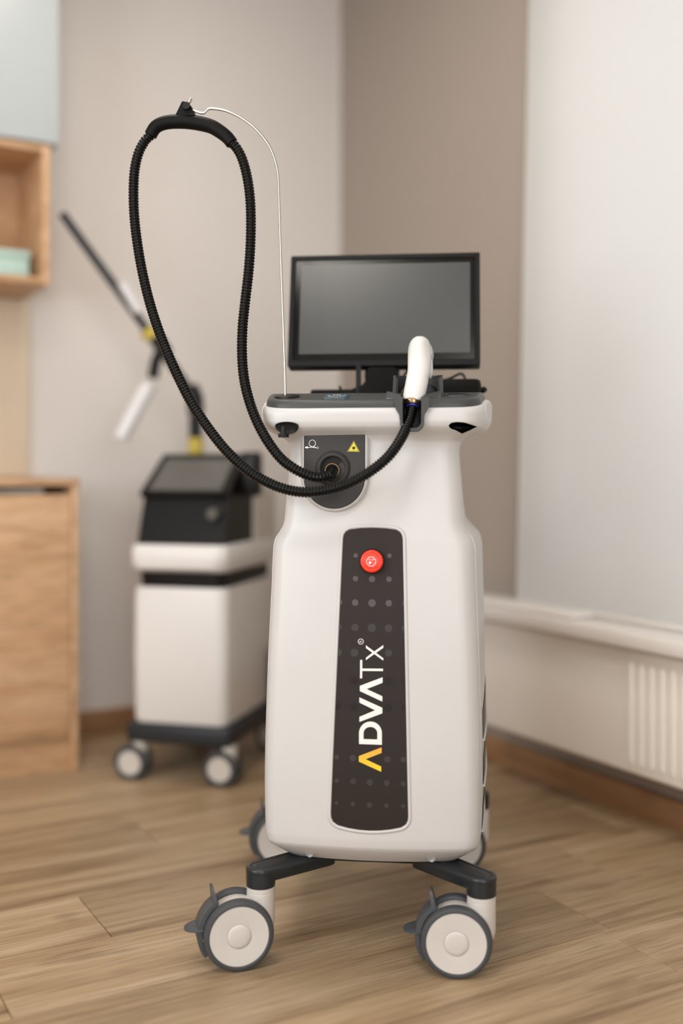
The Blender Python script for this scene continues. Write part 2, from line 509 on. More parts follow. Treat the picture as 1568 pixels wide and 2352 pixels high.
# radiator under the sill
rad = empty('radiator', UV(1.90, 0.5, 0), TH); tag(rad, 'cream panel radiator with vertical ribs under the windowsill', 'radiator')
RL = 2.05
obj('body', *bbox((0, 0, 0.150), (0.075, RL, 0.452), 0.012, 3), 'rad', rad)
obj('top_grille', *bbox((0.004, 0.02, 0.445), (0.07, RL - 0.02, 0.4555), 0.002), 'rad', rad)
for k in range(43):
    y = 0.05 + k * 0.033
    g = G()
    rings = []
    for z, s in ((0.172, 0.25), (0.178, 0.75), (0.189, 1), (0.405, 1), (0.416, 0.75), (0.422, 0.25)):
        rings.append([(0.002, y - 0.0105 * s, z), (-0.007 * s, y - 0.006 * s, z), (-0.007 * s, y + 0.006 * s, z), (0.002, y + 0.0105 * s, z)])
    g.add(*loft(rings)); g.build('rib', 'rad', rad)
for y in (0.35, 1.7):
    obj('wall_bracket', *bbox((0.075, y, 0.19), (0.129, y + 0.04, 0.40)), 'rad', rad)

sb = obj('sill_light_patch', *bbox((0, 0, 0), (0.10, 0.62, 0.016), 0.006, 3), 'sill')  # white slab added in place of light gleaming on the sill
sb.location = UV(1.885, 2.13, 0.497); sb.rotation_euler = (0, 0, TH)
tag(sb, 'flat white slab added as the bright light patch on the windowsill', 'slab')

# ceiling lamps added out of view to light walls and machines
for i, (u, v, su, sv, pw) in enumerate(((-0.15, 0.80, 0.6, 0.6, 19), (0.80, 2.35, 0.6, 0.6, 13), (-0.2, -1.0, 0.6, 1.2, 8))):
    lp = empty('added_ceiling_lamp', UV(u, v, ZC), TH)
    tag(lp, ('added unseen square ceiling light panel in front of the machines', 'added unseen square ceiling light panel over the machines', 'added unseen long ceiling light panel near the added rear window')[i], 'lamp', 'added ceiling light panels')
    g = G()
    for lo, hi in (((-su/2-.02, -sv/2-.02, -.03), (su/2+.02, -sv/2, 0)), ((-su/2-.02, sv/2, -.03), (su/2+.02, sv/2+.02, 0)), ((-su/2-.02, -sv/2, -.03), (-su/2, sv/2, 0)), ((su/2, -sv/2, -.03), (su/2+.02, sv/2, 0))):
        g.add(*bbox(lo, hi))
    g.build('added_lamp_frame', 'sill', lp)
    obj('diffuser', *bbox((-su/2, -sv/2, -.022), (su/2, sv/2, -.012)), 'lamp', lp)
    area('added_lamp_light', u, v, ZC - 0.035, su, sv, pw, (1.0, 0.94, 0.86), (0, 0, TH))

# ------------------------------------------------------------------ furniture on the left
CU = 0.915          # right-hand side of the base cabinet in u
cab = empty('base_cabinet', UV(-0.35, 3.155, 0), TH)
tag(cab, 'oak base cabinet with grey grip strip against the wall at left', 'cabinet')
def cabp(name, lo, hi, m, bev=0.002):
    base = Vector((-0.35, 3.155, 0))
    lo = Vector(lo) - base; hi = Vector(hi) - base
    v, f = bbox((0, 0, 0), tuple(hi - lo), bev)
    return obj(name, v, f, m, cab, loc=lo)
CB = 3.56
cabp('side_panel', (CU - 0.019, 3.155, 0), (CU, CB, 0.832), 'cab')
cabp('side_panel', (-0.35, 3.155, 0), (-0.331, CB, 0.832), 'cab')
cabp('top', (-0.35, 3.15, 0.832), (CU + 0.004, CB, 0.853), 'cab')
cabp('front', (-0.329, 3.158, 0.105), (CU - 0.022, 3.176, 0.806), 'cab')
cabp('grip_strip', (-0.329, 3.160, 0.808), (CU - 0.10, 3.178, 0.822), 'steel', 0.001)
cabp('toe_kick', (-0.331, 3.185, 0.0), (CU - 0.019, 3.20, 0.10), 'cab')
cabp('back_panel', (-0.331, CB - 0.01, 0.10), (CU - 0.019, CB, 0.832), 'cab', 0.001)

SU = 0.858
shelf = empty('wall_shelf', UV(-0.35, 3.25, 1.425), TH)
tag(shelf, 'open oak wall shelf below the white wall cabinet', 'shelf')
def shp(name, lo, hi, m='cab', bev=0.002):
    base = Vector((-0.35, 3.25, 1.425)); lo = Vector(lo) - base; hi = Vector(hi) - base
    return obj(name, *bbox((0, 0, 0), tuple(hi - lo), bev), m, shelf, loc=lo)
shp('side_panel', (SU - 0.022, 3.25, 1.425), (SU, CB, 1.84))
shp('side_panel', (-0.35, 3.25, 1.425), (-0.328, CB, 1.84))
shp('bottom_board', (-0.328, 3.25, 1.425), (SU - 0.022, CB, 1.447))
shp('top_board', (-0.328, 3.25, 1.818), (SU - 0.022, CB, 1.84))
shp('back_board', (-0.328, CB - 0.012, 1.447), (SU - 0.022, CB, 1.818))
wc = empty('wall_cabinet', UV(-0.35, 3.24, 1.842), TH)
tag(wc, 'white glossy wall cabinet above the oak shelf', 'cabinet')
obj('body', *bbox((0, 0.02, 0), (SU + 0.375, CB - 3.24, 0.80), 0.002), 'cabwhite', wc)
for k in range(2):
    w2 = (SU + 0.375) / 2
    obj('door', *bbox((0, 0, 0), (w2 - 0.004, 0.018, 0.796), 0.002), 'cabwhite', wc, loc=(k * w2 + 0.002, 0, 0.002))
tb = empty('turquoise_box', UV(0.672, 3.31, 1.447), TH); tag(tb, 'pale turquoise box lying on the oak wall shelf', 'box')
obj('carton', *bbox((0, 0, 0), (0.14, 0.16, 0.062), 0.006), 'turq', tb)
obj('lid', *bbox((-0.004, -0.004, 0.062), (0.144, 0.164, 0.084), 0.006), 'turq', tb)
cp = room('trim_2', (-0.35, 3.556, 0.855), (0.872, WV, 1.423), 'cream', 0.002)
tag(cp, 'cream splashback panel between oak shelf and base cabinet', 'panel', kind='structure')

# ------------------------------------------------------------------ main machine
CX, CY, YAW = 0.077, 2.192, R(-6.2)
mc = empty('laser_cart', (CX, CY, 0), YAW)
tag(mc, 'white treatment cart with dark lettered front panel, monitor and red stop button', 'medical cart')
cy_, sy_ = math.cos(YAW), math.sin(YAW)
def to_local(p):
    dx, dy = p[0] - CX, p[1] - CY
    return Vector((cy_ * dx + sy_ * dy, -sy_ * dx + cy_ * dy, p[2]))
def L_(px, py, ly):
    """photograph point -> cart coordinates on the plane y = ly of the cart"""
    d = Vector(((px - 784) / F, 1.0, -(py - HZ) / F))
    o0 = to_local((0, 0, HC)); d1 = to_local((CX + d[0], CY + d[1], d[2]))
    t = (ly - o0[1]) / d1[1]
    return o0 + d1 * t

# z, half width, front y, back y, corner radius, side bulge
KEYS = [
    (0.172, .158, -.205, .185, .030, .000),
    (0.178, .166, -.212, .192, .032, .001),
    (0.200, .189, -.239, .212, .034, .003),
    (0.208, .1935, -.244, .216, .034, .004),
    (0.225, .1955, -.2465, .218, .034, .008),
    (0.300, .1965, -.2470, .220, .034, .011),
    (0.500, .193, -.236, .220, .034, .015),
    (0.680, .1865, -.221, .218, .034, .018),
    (0.735, .1850, -.2160, .217, .034, .018),
    (0.752, .1820, -.2148, .216, .034, .017),
    (0.768, .1730, -.2132, .210, .034, .012),
    (0.786, .1668, -.2113, .204, .034, .004),
    (0.850, .1620, -.2060, .200, .034, .001),
    (0.918, .1570, -.2010, .196, .034, .001),
    (0.932, .1600, -.2020, .197, .036, .001),
    (0.943, .1740, -.2100, .200, .040, .004),
    (0.954, .1930, -.2280, .204, .044, .010),
    (0.960, .2000, -.2350, .207, .046, .014),
    (0.970, .2040, -.2385, .209, .047, .017),
    (0.982, .2045, -.2390, .209, .047, .017),
    (0.9905, .2020, -.2365, .207, .046, .016),
    (0.9940, .1965, -.2315, .203, .045, .014),
]
BOW = 0.018
TILT = 0.02
def section(w, f, b, r, bul, bow=BOW, groove=True):
    pts = []
    nf = 14
    for i in range(nf + 1):
        x = (w - r) * i / nf
        pts.append((x, f + bow * (x / w) ** 2))
    yc = f + bow * ((w - r) / w) ** 2 + r
    s0 = math.atan(2 * bow * (w - r) / w ** 2)
    for i in range(1, 10):
        a = -PI / 2 + s0 + (PI / 2 - s0) * i / 9
        pts.append((w - r + r * math.cos(a), yc + r * math.sin(a)))
    if groove:
        pts += [(w, yc + .003), (w - .0012, yc + .0038), (w + bul * .15, yc + .0046)]
    n = 12
    for i in range(1, n + 1):
        t = i / n
        pts.append((w + bul * (1 - (1 - 2 * t) ** 4 if t > .5 else 1 - (1 - 2 * t) ** 2 * .85), yc + .005 + (b - r - yc - .005) * t))
    for i in range(1, 7):
        a = PI / 2 * i / 6
        pts.append((w - r + r * math.cos(a), b - r + r * math.sin(a)))
    for i in range(1, 5):
        pts.append(((w - r) * (1 - i / 4), b))
    left = [(-x, y) for x, y in pts[1:-1]][::-1]
    return pts + left
def smooth01(t):
    t = min(max(t, 0), 1); return t * t * (3 - 2 * t)
def rise(y):
    d = max(0.0, y + 0.225)
    return 0.19 * d if d < 0.085 else 0.19 * 0.085 + 0.02 * (d - 0.085) + 0.17 * 0.03 * (1 - math.exp(-(d - 0.085) / 0.03))
def tiltz(y, z):
    return z + rise(y) * smooth01((z - 0.955) / 0.035)
def yfront(x, z):
    w, f = hermite(KEYS, z)[:2]
    return f + BOW * (x / w) ** 2

zs = sorted(set([k[0] for k in KEYS] + list(np.linspace(0.21, 0.735, 44)) + list(np.linspace(0.735, 0.80, 14)) + list(np.linspace(0.80, 0.925, 12)) + list(np.linspace(0.925, 0.9940, 26))))
zs = [z for i, z in enumerate(zs) if i == 0 or z - zs[i - 1] > 1e-5]
rings = []
for z in zs:
    s = section(*hermite(KEYS, z))
    rings.append([(x, y, tiltz(y, z)) for x, y in s])
body = obj('body_shell', *loft(rings), 'white', mc)

# grey deck on top
DK = [(0.9915, .1975, -.2325, .200, .046, .010), (0.9935, .1980, -.2330, .2, .046, .010), (1.001, .1970, -.2320, .199, .046, .010), (1.0055, .1945, -.2298, .197, .045, .010), (1.0075, .1900, -.2250, .193, .043, .010)]
rings = []
for z in [0.9915, 0.9935, 0.9975, 1.001, 1.0035, 1.0055, 1.0068, 1.0075]:
    rings.append([(x, y, tiltz(y, z)) for x, y in section(*hermite(DK, z), groove=False)])
for k in range(1, 13):       # crowned top: shrink towards the middle line
    q = 1 - k / 12.5
    rings.append([(x * (1 - .0 * k), max(y * q + 0.0 * (1 - q), -.9), 0) for x, y in section(*hermite(DK, 1.0075), groove=False)])
    rings[-1] = [(x * (0.985 + .015 * q), y, tiltz(y, 1.0075)) for x, y, z in rings[-1]]
deck = obj('deck', *loft(rings), 'deck', mc)
def deckz(y): return tiltz(y, 1.0075)

# ----- cradle notch
nx = L_(946, 950, -0.235).x            # notch centre
def upath(w, zb, zt, n=8, r=None):
    """U outline, open at the top, in x-z"""
    r = r or w * 0.75
    p = [(-w, zt)]
    for i in range(n + 1):
        a = PI + PI / 2 * i / n
        p.append((-w + r + r * math.cos(a), zb + r + r * math.sin(a)))
    for i in range(n + 1):
        a = 1.5 * PI + PI / 2 * i / n
        p.append((w - r + r * math.cos(a), zb + r + r * math.sin(a)))
    p.append((w, zt))
    return p
def prism(path, y0, y1, dx=0.0):
    return loft([[(x + dx, y0, z) for x, z in path], [(x + dx, y1, z) for x, z in path]])
c1 = obj('cut', *prism(upath(0.0215, 0.950, 1.08), -0.30, -0.172, nx), 'black', mc)
c2 = obj('cut', *prism(upath(0.0205, 0.951, 1.08), -0.30, -0.173, nx), 'black', mc)
# handle pocket on the right, under the rim
hp = [L_(px, py, -0.225) for px, py in ((1030, 976), (1036, 971), (1048, 969), (1066, 970), (1080, 974), (1096, 979), (1080, 987), (1061, 995), (1054, 992), (1046, 988), (1036, 985), (1031, 981))]
def pocket(y0, y1, grow):
    cx_ = sum(p.x for p in hp) / len(hp); cz_ = sum(p.z for p in hp) / len(hp)
    path = [(cx_ + (p.x - cx_) * grow, cz_ + (p.z - cz_) * grow) for p in hp]
    return loft([[(x, y0, z) for x, z in path], [(x, y1, z) for x, z in path]])
c3 = obj('cut', *pocket(-0.30, -0.165, 1.0), 'black', mc)
boolean(body, [c1, c3])
boolean(deck, [c2])
# pocket lining
cx_ = sum(p.x for p in hp) / len(hp); cz_ = sum(p.z for p in hp) / len(hp)
g = G(); rings = []
for y, s in ((-0.205, 0.985), (-0.185, 0.97), (-0.172, 0.9), (-0.168, 0.6), (-0.167, 0.05)):
    rings.append([(cx_ + (p.x - cx_) * s, y, cz_ + (p.z - cz_) * s) for p in hp])
g.add(*loft(rings, True, False)); g.build('handle_pocket', 'black', mc, 60)

# channel insert
g = G()
out_, in_ = upath(0.0212, 0.9505, 1.012), upath(0.0165, 0.9560, 1.012)
n = len(out_)
v = []
for y in (-0.2425, -0.1735):
    v += [(x + nx, y, z) for x, z in out_] + [(x + nx, y, z) for x, z in in_]
f = []
for i in range(n - 1):
    f += [(i, i + 1, n + i + 1, n + i), (2*n + i, 3*n + i, 3*n + i + 1, 2*n + i + 1), (i, 2*n + i, 2*n + i + 1, i + 1), (n + i, n + i + 1, 3*n + i + 1, 3*n + i)]
f += [(0, n, 3*n, 2*n), (n - 1, 3*n - 1, 4*n - 1, 2*n - 1)]
g.add(v, f)
g.add(*prism(upath(0.0166, 0.9555, 1.012), -0.178, -0.1735, nx))
# front collar flaring outward at the deck line
for s in (-1, 1):
    g.add(*loft([[(nx + s * 0.0165, -0.243, z), (nx + s * x1, -0.243, z), (nx + s * x1, -0.232, z), (nx + s * 0.0165, -0.232, z)] for z, x1 in ((0.970, .0215), (0.980, .0225), (0.987, .0265), (0.993, .030), (1.005, .031), (1.011, .030))]))
chan = g.build('cradle_channel', 'deck', mc, 30)
# ramps beside the channel
for s in (-1, 1):
    x0, x1 = nx + s * 0.021, nx + s * 0.052
    z0 = deckz(-0.215); z1 = deckz(-0.17)
    v = [(x0, -0.222, z0 - .004), (x1, -0.215, z0 - .004), (x1, -0.165, z1 - .004), (x0, -0.165, z1 - .004),
         (x0, -0.219, z0 + .006), (x1 - s * .006, -0.208, z0 + .003), (x1 - s * .003, -0.168, z1 + .009), (x0, -0.168, z1 + .004)]
    obj('cradle_ramp', v, [(0, 1, 2, 3), (4, 5, 6, 7), (0, 1, 5, 4), (1, 2, 6, 5), (2, 3, 7, 6), (3, 0, 4, 7)], 'deck', mc, 20)
# cup: curved shell behind the handpiece
cx2 = nx + 0.006
g = G(); rings = []
for i in range(33):
    a = R(-32 + 244 * i / 32)
    ro, ri = 0.0475, 0.0435
    dz = 0.034 - 0.012 * (abs(i - 16) / 16) ** 6
    cyy = -0.118
    b0 = deckz(cyy + ro * math.sin(a)) - 0.004
    t0 = deckz(-0.11) + dz
    rings.append([(cx2 + ro * 1.02 * math.cos(a), cyy + ro * math.sin(a), b0), (cx2 + ro * .98 * math.cos(a), cyy + ro * math.sin(a), t0), (cx2 + ri * .98 * math.cos(a), cyy + ri * math.sin(a), t0), (cx2 + ri * math.cos(a), cyy + ri * math.sin(a), b0)])
g.add(*loft(rings)); g.build('cradle_cup', 'deck', mc, 40)
g = G(); rings = []
for i in range(17):
    a = R(10 + 160 * i / 16)
    ro, ri = 0.034, 0.030
    rings.append([(cx2 + ro * math.cos(a), -0.118 + ro * math.sin(a), deckz(-0.11) - .004), (cx2 + ro * math.cos(a), -0.118 + ro * math.sin(a), deckz(-0.11) + .022 * math.sin(R(180) * i / 16)), (cx2 + ri * math.cos(a), -0.118 + ri * math.sin(a), deckz(-0.11) + .022 * math.sin(R(180) * i / 16)), (cx2 + ri * math.cos(a), -0.118 + ri * math.sin(a), deckz(-0.11) - .004)])
g.add(*loft(rings)); g.build('cradle_rib', 'deck', mc, 40)

# finger recess rim on the deck, right
fr = L_(1052, 914, -0.175)
g = G(); rings = []
for i in range(32):
    a = 2 * PI * i / 32
    x, y = fr.x + 0.026 * math.cos(a), -0.165 + 0.021 * math.sin(a)
    zz = deckz(y)
    rings.append([(x, y, zz - .002), (x, y, zz + .0014), (fr.x + 0.0235 * math.cos(a), -0.165 + 0.0185 * math.sin(a), zz + .0014), (fr.x + 0.021 * math.cos(a), -0.165 + 0.016 * math.sin(a), zz + .0004)])
v, f = loft(rings + [rings[0]], True, False); g.add(v, f)
g.build('finger_rest', 'deck', mc, 60)

# ----- rod socket and hanger
rp = L_(654, 912, -0.165)
sx = rp.x
g = G(); rings = []
for dz, s in ((-0.003, 1.0), (0.0015, 1.0), (0.003, 0.96), (0.0036, 0.85)):
    ring = []
    for i in range(36):
        a = 2 * PI * i / 36
        x = sx + 0.006 + 0.0235 * s * math.cos(a); y = -0.178 + 0.026 * s * math.sin(a)
        ring.append((x, y, deckz(y) + dz))
    rings.append(ring)
g.add(*loft(rings)); g.build('rod_socket', 'black', mc, 40)

rodpts = [(655, 914, -0.172), (654.5, 880, -0.172), (652, 800, -0.168), (648.5, 700, -0.164), (645, 600, -0.16), (642, 500, -0.156), (640, 440, -0.154), (638.5, 405, -0.153), (633, 374, -0.152), (622, 343, -0.152), (604, 315, -0.152), (580, 290, -0.152), (552, 270, -0.152), (522, 256, -0.152), (496, 250.5, -0.152), (482, 250, -0.152), (476, 252, -0.153), (470, 258.5, -0.154), (464, 260.5, -0.155), (452, 257, -0.155), (440, 253, -0.154), (434, 248, -0.153), (432.5, 240, -0.152), (434, 232, -0.152)]
P, _ = spline([L_(a, b, c) for a, b, c in rodpts], 220)
rod = obj('hanger_rod', *tube(P, 0.0023, 12), 'steel', mc, 60)
tag(rod, 'thin bent steel hanger rod')

# clamp plate and thumb screw under the rim, left
g = G(); rings = []
cl = L_(661, 978, -0.215)
for dy, s in ((-0.010, 0.55), (-0.012, 0.9), (-0.008, 1.0), (0.006, 1.0), (0.012, 0.6)):
    ring = []
    for i in range(32):
        a = 2 * PI * i / 32
        # flattened oval, straight upper edge
        x = 0.0215 * s * math.cos(a); z = (0.0068 if math.sin(a) > 0 else 0.0155) * s * math.sin(a)
        ring.append((cl.x + x, -0.222 + dy - 0.35 * z, cl.z + z))
    rings.append(ring)
g.add(*loft(rings)); g.build('clamp_plate', 'black', mc, 40)
ks = L_(651, 997, -0.225)
g = G()
g.add(*lathe([(0.0058, -0.002), (0.0058, 0.016)], 20, 'z', (ks.x, -0.226, ks.z)))
pr = []
for i in range(48):
    a = 2 * PI * i / 48; r = 0.0092 + (0.0006 if i % 3 == 0 else 0)
    pr.append((ks.x + r * math.cos(a), -0.226 + r * math.sin(a)))
g.add(*loft([[(x, y, ks.z - 0.0062) for x, y in pr], [(x, y, ks.z + 0.0008) for x, y in pr]]))
g.build('thumb_screw', 'black', mc, 30)

# ----- power pad on the deck
pp = L_(767, 915, -0.205)
def onDeck(x, y, dz): return (x, y, deckz(y) + dz)
g = G()
def deckplate(cx0, cy0, hw, hd, r, h):
    ring = []
    for qx, qy, a0 in ((1, -1, -90), (1, 1, 0), (-1, 1, 90), (-1, -1, 180)):
        for i in range(6):
            a = R(a0 + 18 * i)
            ring.append((cx0 + qx * (hw - r) + r * math.cos(a), cy0 + qy * (hd - r) + r * math.sin(a)))
    return loft([[onDeck(x, y, -.002) for x, y in ring], [onDeck(x, y, h) for x, y in ring], [onDeck(cx0 + (x - cx0) * .97, cy0 + (y - cy0) * .95, h + .0006) for x, y in ring]])
PYC = -0.183
pb = obj('power_button', *deckplate(pp.x + .002, PYC, 0.0225, 0.030, 0.008, 0.0016), 'bluepad', mc, 30)
g = G()
def arcstrip(cx0, cy0, rx, ry, a0, a1, th, dz, n=20):
    v = []; f = []
    for i in range(n + 1):
        a = R(a0 + (a1 - a0) * i / n)
        v += [onDeck(cx0 + rx * math.cos(a), cy0 + ry * math.sin(a), dz), onDeck(cx0 + (rx - th) * math.cos(a), cy0 + (ry - th) * math.sin(a), dz)]
    f = [(2*i, 2*i+1, 2*i+3, 2*i+2) for i in range(n)]
    return v, f
g.add(*arcstrip(pp.x + .002, PYC + .004, 0.0165, 0.019, 170, 370, 0.004, 0.0027))
g.build('power_arc', 'bluearc', pb, None)
g = G()
g.add(*arcstrip(pp.x + .002, PYC + .008, 0.0075, 0.0085, 120, 420, 0.0018, 0.0030))
g.add([onDeck(pp.x + .002 + a, PYC + .008 + b, 0.0030) for a, b in ((-.0009, 0), (.0009, 0), (.0009, .012), (-.0009, .012))], [(0, 1, 2, 3)])
tv, tf = text_polys('ADVATx', 0.0075)
g.add([onDeck(pp.x + .002 + x, PYC - .0215 + y * 1.2, 0.0026) for x, y, z in tv], tf)
g.build('power_print', 'print', pb, None)

# ----- front panel
def panel_outline(z0, z1, x0l, x0r, x1l, x1r, arcb, arct, r, n=16):
    """tapered plate outline in x-z: bottom edge sags by arcb, top edge rises by arct"""
    pts = []
    base = [(x0l, z0), (x0r, z0), (x1r, z1), (x1l, z1)]
    # dense polygon then rounded corners
    raw = []
    for i in range(n + 1):
        t = i / n; raw.append((x0l + (x0r - x0l) * t, z0 - arcb * (1 - (2 * t - 1) ** 2)))
    for i in range(1, n):
        t = i / n; raw.append((x0r + (x1r - x0r) * t, z0 + (z1 - z0) * t))
    for i in range(n + 1):
        t = i / n; raw.append((x1r + (x1l - x1r) * t, z1 + arct * (1 - (2 * t - 1) ** 2)))
    for i in range(1, n):
        t = i / n; raw.append((x1l + (x0l - x1l) * t, z1 + (z0 - z1) * t))
    corner = {0, n, 2 * n, 3 * n}
    N = len(raw); out = []
    for i, p in enumerate(raw):
        near = min(math.dist(p, raw[c]) for c in corner)
        if i in corner:
            # quadratic rounding
            def at(d, step):
                q, k = p, i
                while True:
                    k2 = (k + step) % N; l = math.dist(q, raw[k2])
                    if l >= d: return (q[0] + (raw[k2][0] - q[0]) * d / l, q[1] + (raw[k2][1] - q[1]) * d / l)
                    d -= l; q, k = raw[k2], k2
            a, b = at(r, -1), at(r, 1)
            for j in range(9):
                t = j / 8
                out.append(tuple((1-t)**2 * a[k] + 2*t*(1-t) * p[k] + t*t * b[k] for k in range(2)))
        elif near > r * 1.05:
            out.append(p)
    return out
def grow(path, d):
    """offset a counter-clockwise x-z outline outward"""
    n = len(path); out = []
    for i in range(n):
        a, b, c = path[i - 1], path[i], path[(i + 1) % n]
        t = Vector((c[0] - a[0], c[1] - a[1])).normalized()
        out.append((b[0] + t.y * d, b[1] - t.x * d))
    return out
def skin(path, off):
    return [(x, yfront(x, z) - off, z) for x, z in path]
def fillgrid(path, off, nz=40, yf=None):
    yf = yf or yfront
    """surface filling a convex outline, following the curved front"""
    zmin, zmax = min(p[1] for p in path), max(p[1] for p in path)
    n = len(path)
    def span(z):
        xs = []
        for i in range(n):
            (xa, za), (xb, zb) = path[i], path[(i + 1) % n]
            if (za - z) * (zb - z) < 0: xs.append(xa + (xb - xa) * (z - za) / (zb - za))
            elif za == z: xs.append(xa)
        return min(xs), max(xs)
    v = []; f = []; m = 10
    for k in range(nz + 1):
        t = k / nz; z = zmin + (zmax - zmin) * (0.5 - 0.5 * math.cos(PI * t))
        z = min(max(z, zmin + 1e-5), zmax - 1e-5)
        a, b = span(z)
        for i in range(m + 1):
            x = a + (b - a) * i / m
            v.append((x, yf(x, z) - off, z))
    for k in range(nz):
        for i in range(m):
            q = k * (m + 1) + i
            f.append((q, q + 1, q + m + 2, q + m + 1))
    return v, f
def onfront(px, py, off=0.0):
    ly = -0.23
    for _ in range(6):
        p = L_(px, py, ly); ly = yfront(p.x, p.z) - off
    return L_(px, py, ly)
bl, brr, tl, tr_ = onfront(759.5, 1893), onfront(937.5, 1893), onfront(789, 1217), onfront(924, 1219)
zb_, zt_ = (bl.z + brr.z) / 2, (tl.z + tr_.z) / 2
outl = panel_outline(zb_, zt_, bl.x, brr.x, tl.x, tr_.x, 0.0105, 0.0045, 0.016)
# white raised lip round the panel
g = G(); rings = []
for d, h in ((0.0085, -0.0012), (0.0060, 0.0010), (0.0042, 0.0024), (0.0022, 0.0028), (0.0008, 0.0018), (0.0, -0.0004)):
    rings.append(skin(grow(outl, d), h))
g.add(*loft(rings, True, False))
lip = g.build('panel_lip', 'white', mc, 60)
v, f = fillgrid(outl, 0.0007)
panel = obj('front_panel', v, f, 'panel', mc, 60)
tag(panel, 'dark brown front panel with lettering and dots')

# dots
def disc(px, py, rpx, off, n=20, y0=None):
    c = onfront(px, py, off); r = rpx * 0.000782
    pts = []
    for i in range(n):
        a = 2 * PI * i / n
        x, z = c.x + r * math.cos(a), c.z + r * math.sin(a)
        # stay inside the panel
        t = (z - zb_) / (zt_ - zb_)
        xl = bl.x + (tl.x - bl.x) * t + .0006; xr = brr.x + (tr_.x - brr.x) * t - .0006
        x = min(max(x, xl), xr)
        pts.append((x, z))
    return [(x, yfront(x, z) - off, z) for x, z in pts], [tuple(range(n))]
dots = [('dotlight', [(816.5, 1276, 5.3), (894, 1276.5, 5.3), (816, 1329, 6.3), (854, 1330, 7.3), (893, 1330.5, 6.3),
                      (815.5, 1384, 7.6), (854, 1385, 8.7), (892.5, 1385.5, 7.6), (930, 1386, 6), (780, 1383, 6)]),
        ('dotmid', [(815, 1441, 8.6), (853.5, 1442, 9.7), (892, 1443, 8.7), (929, 1443, 7), (778, 1440, 7), (814, 1499, 9), (777, 1498, 8), (892, 1500, 8),
                    (773, 1739, 6), (810, 1741, 7.5), (889, 1744, 7), (926.5, 1745, 6.5), (773, 1793, 5.2), (811, 1795, 6.6), (849, 1797, 7.2), (888, 1798.5, 6.6), (926, 1800, 5.6),
                    (772.5, 1844, 4.2), (810, 1846.5, 5.6), (848.5, 1849, 6.1), (887, 1850.5, 5.4), (925.5, 1851.5, 4.6)]),
        ('dotdark', [(813, 1563, 9), (892, 1565, 9.8), (929, 1566, 8), (775, 1622, 8), (812.5, 1624, 9.5), (890, 1626, 9.8), (928, 1626, 7), (849, 1625, 8)])]
for mname, L0 in dots:
    for a, b, c in L0:
        obj('dot', *disc(a, b, c, 0.0011), mname, panel, None)

# lettering, read from bottom to top
def cpx(x, y): return (680 + x * 0.31888, 1420 + y * 0.31888)
def poly(pts, off=0.0015):
    return [tuple(onfront(*cpx(x, y), off)) for x, y in pts]
def letter(parts, m, off=0.0015):
    g = G()
    for p in parts: g.add(poly(p, off), [tuple(range(len(p)))])
    o = g.build('letter', m, panel, None)
    return o
letter([[(615, 930), (615, 970), (500, 1015), (451, 1033), (451, 993)], [(451, 993), (451, 1033), (500, 1015), (500, 1015)][:3], [(451, 1033), (500, 1015), (612, 1068), (612, 1106)]], 'gold')
# D
def arc(cx0, cy0, rx, ry, a0, a1, n=14): return [(cx0 + rx * math.cos(R(a0 + (a1 - a0) * i / n)), cy0 - ry * math.sin(R(a0 + (a1 - a0) * i / n))) for i in range(n + 1)]
g = G()
o_path = [(617, 912)] + [(617, 828)] + arc(534.5, 828, 82.5, 84, 0, 180, 20)[1:-1] + [(452, 828), (452, 906)]
i_path = [(583, 873)] + [(584, 828)] + arc(534.5, 828, 49.5, 45, 0, 180, 20)[1:-1] + [(485, 828), (485, 870)]
vo, vi = poly(o_path), poly(i_path); n = len(vo)
g.add(vo + vi, [(i, (i + 1) % n, n + (i + 1) % n, n + i) for i in range(n)])
g.build('letter', 'print', panel, None)
# V
letter([[(620, 645), (620, 685), (568, 663)], [(455, 570), (620, 645), (568, 663), (455, 608)], [(568, 663), (620, 685), (455, 747), (455, 710)]], 'print')
# A without bar
letter([[(458, 487), (458, 525), (508, 510)], [(622, 425), (622, 465), (508, 510), (458, 487)], [(508, 510), (458, 525), (620, 600), (620, 562)]], 'print')
# T thin
letter([[(460, 300), (476, 300), (475, 433), (459, 433)], [(476, 362), (625, 363), (625, 381), (476, 380)]], 'print')
# X thin
letter([[(502, 195), (502, 215), (627, 305), (627, 288)], [(627, 193), (627, 213), (571, 252), (556, 243)], [(556, 243), (571, 252), (502, 302), (502, 284)]], 'print', 0.0016)
# registered mark
g = G()
ro, ri = poly(arc(465, 168, 21, 21, 0, 360, 24)[:-1]), poly(arc(465, 168, 17, 17, 0, 360, 24)[:-1])
g.add(ro + ri, [(i, (i + 1) % 24, 24 + (i + 1) % 24, 24 + i) for i in range(24)])
tv, tf = text_polys('R', 26)
g.add([tuple(onfront(*cpx(465 - y, 168 - x), 0.0015)) for x, y, z in tv], tf)
g.build('letter', 'print', panel, None)

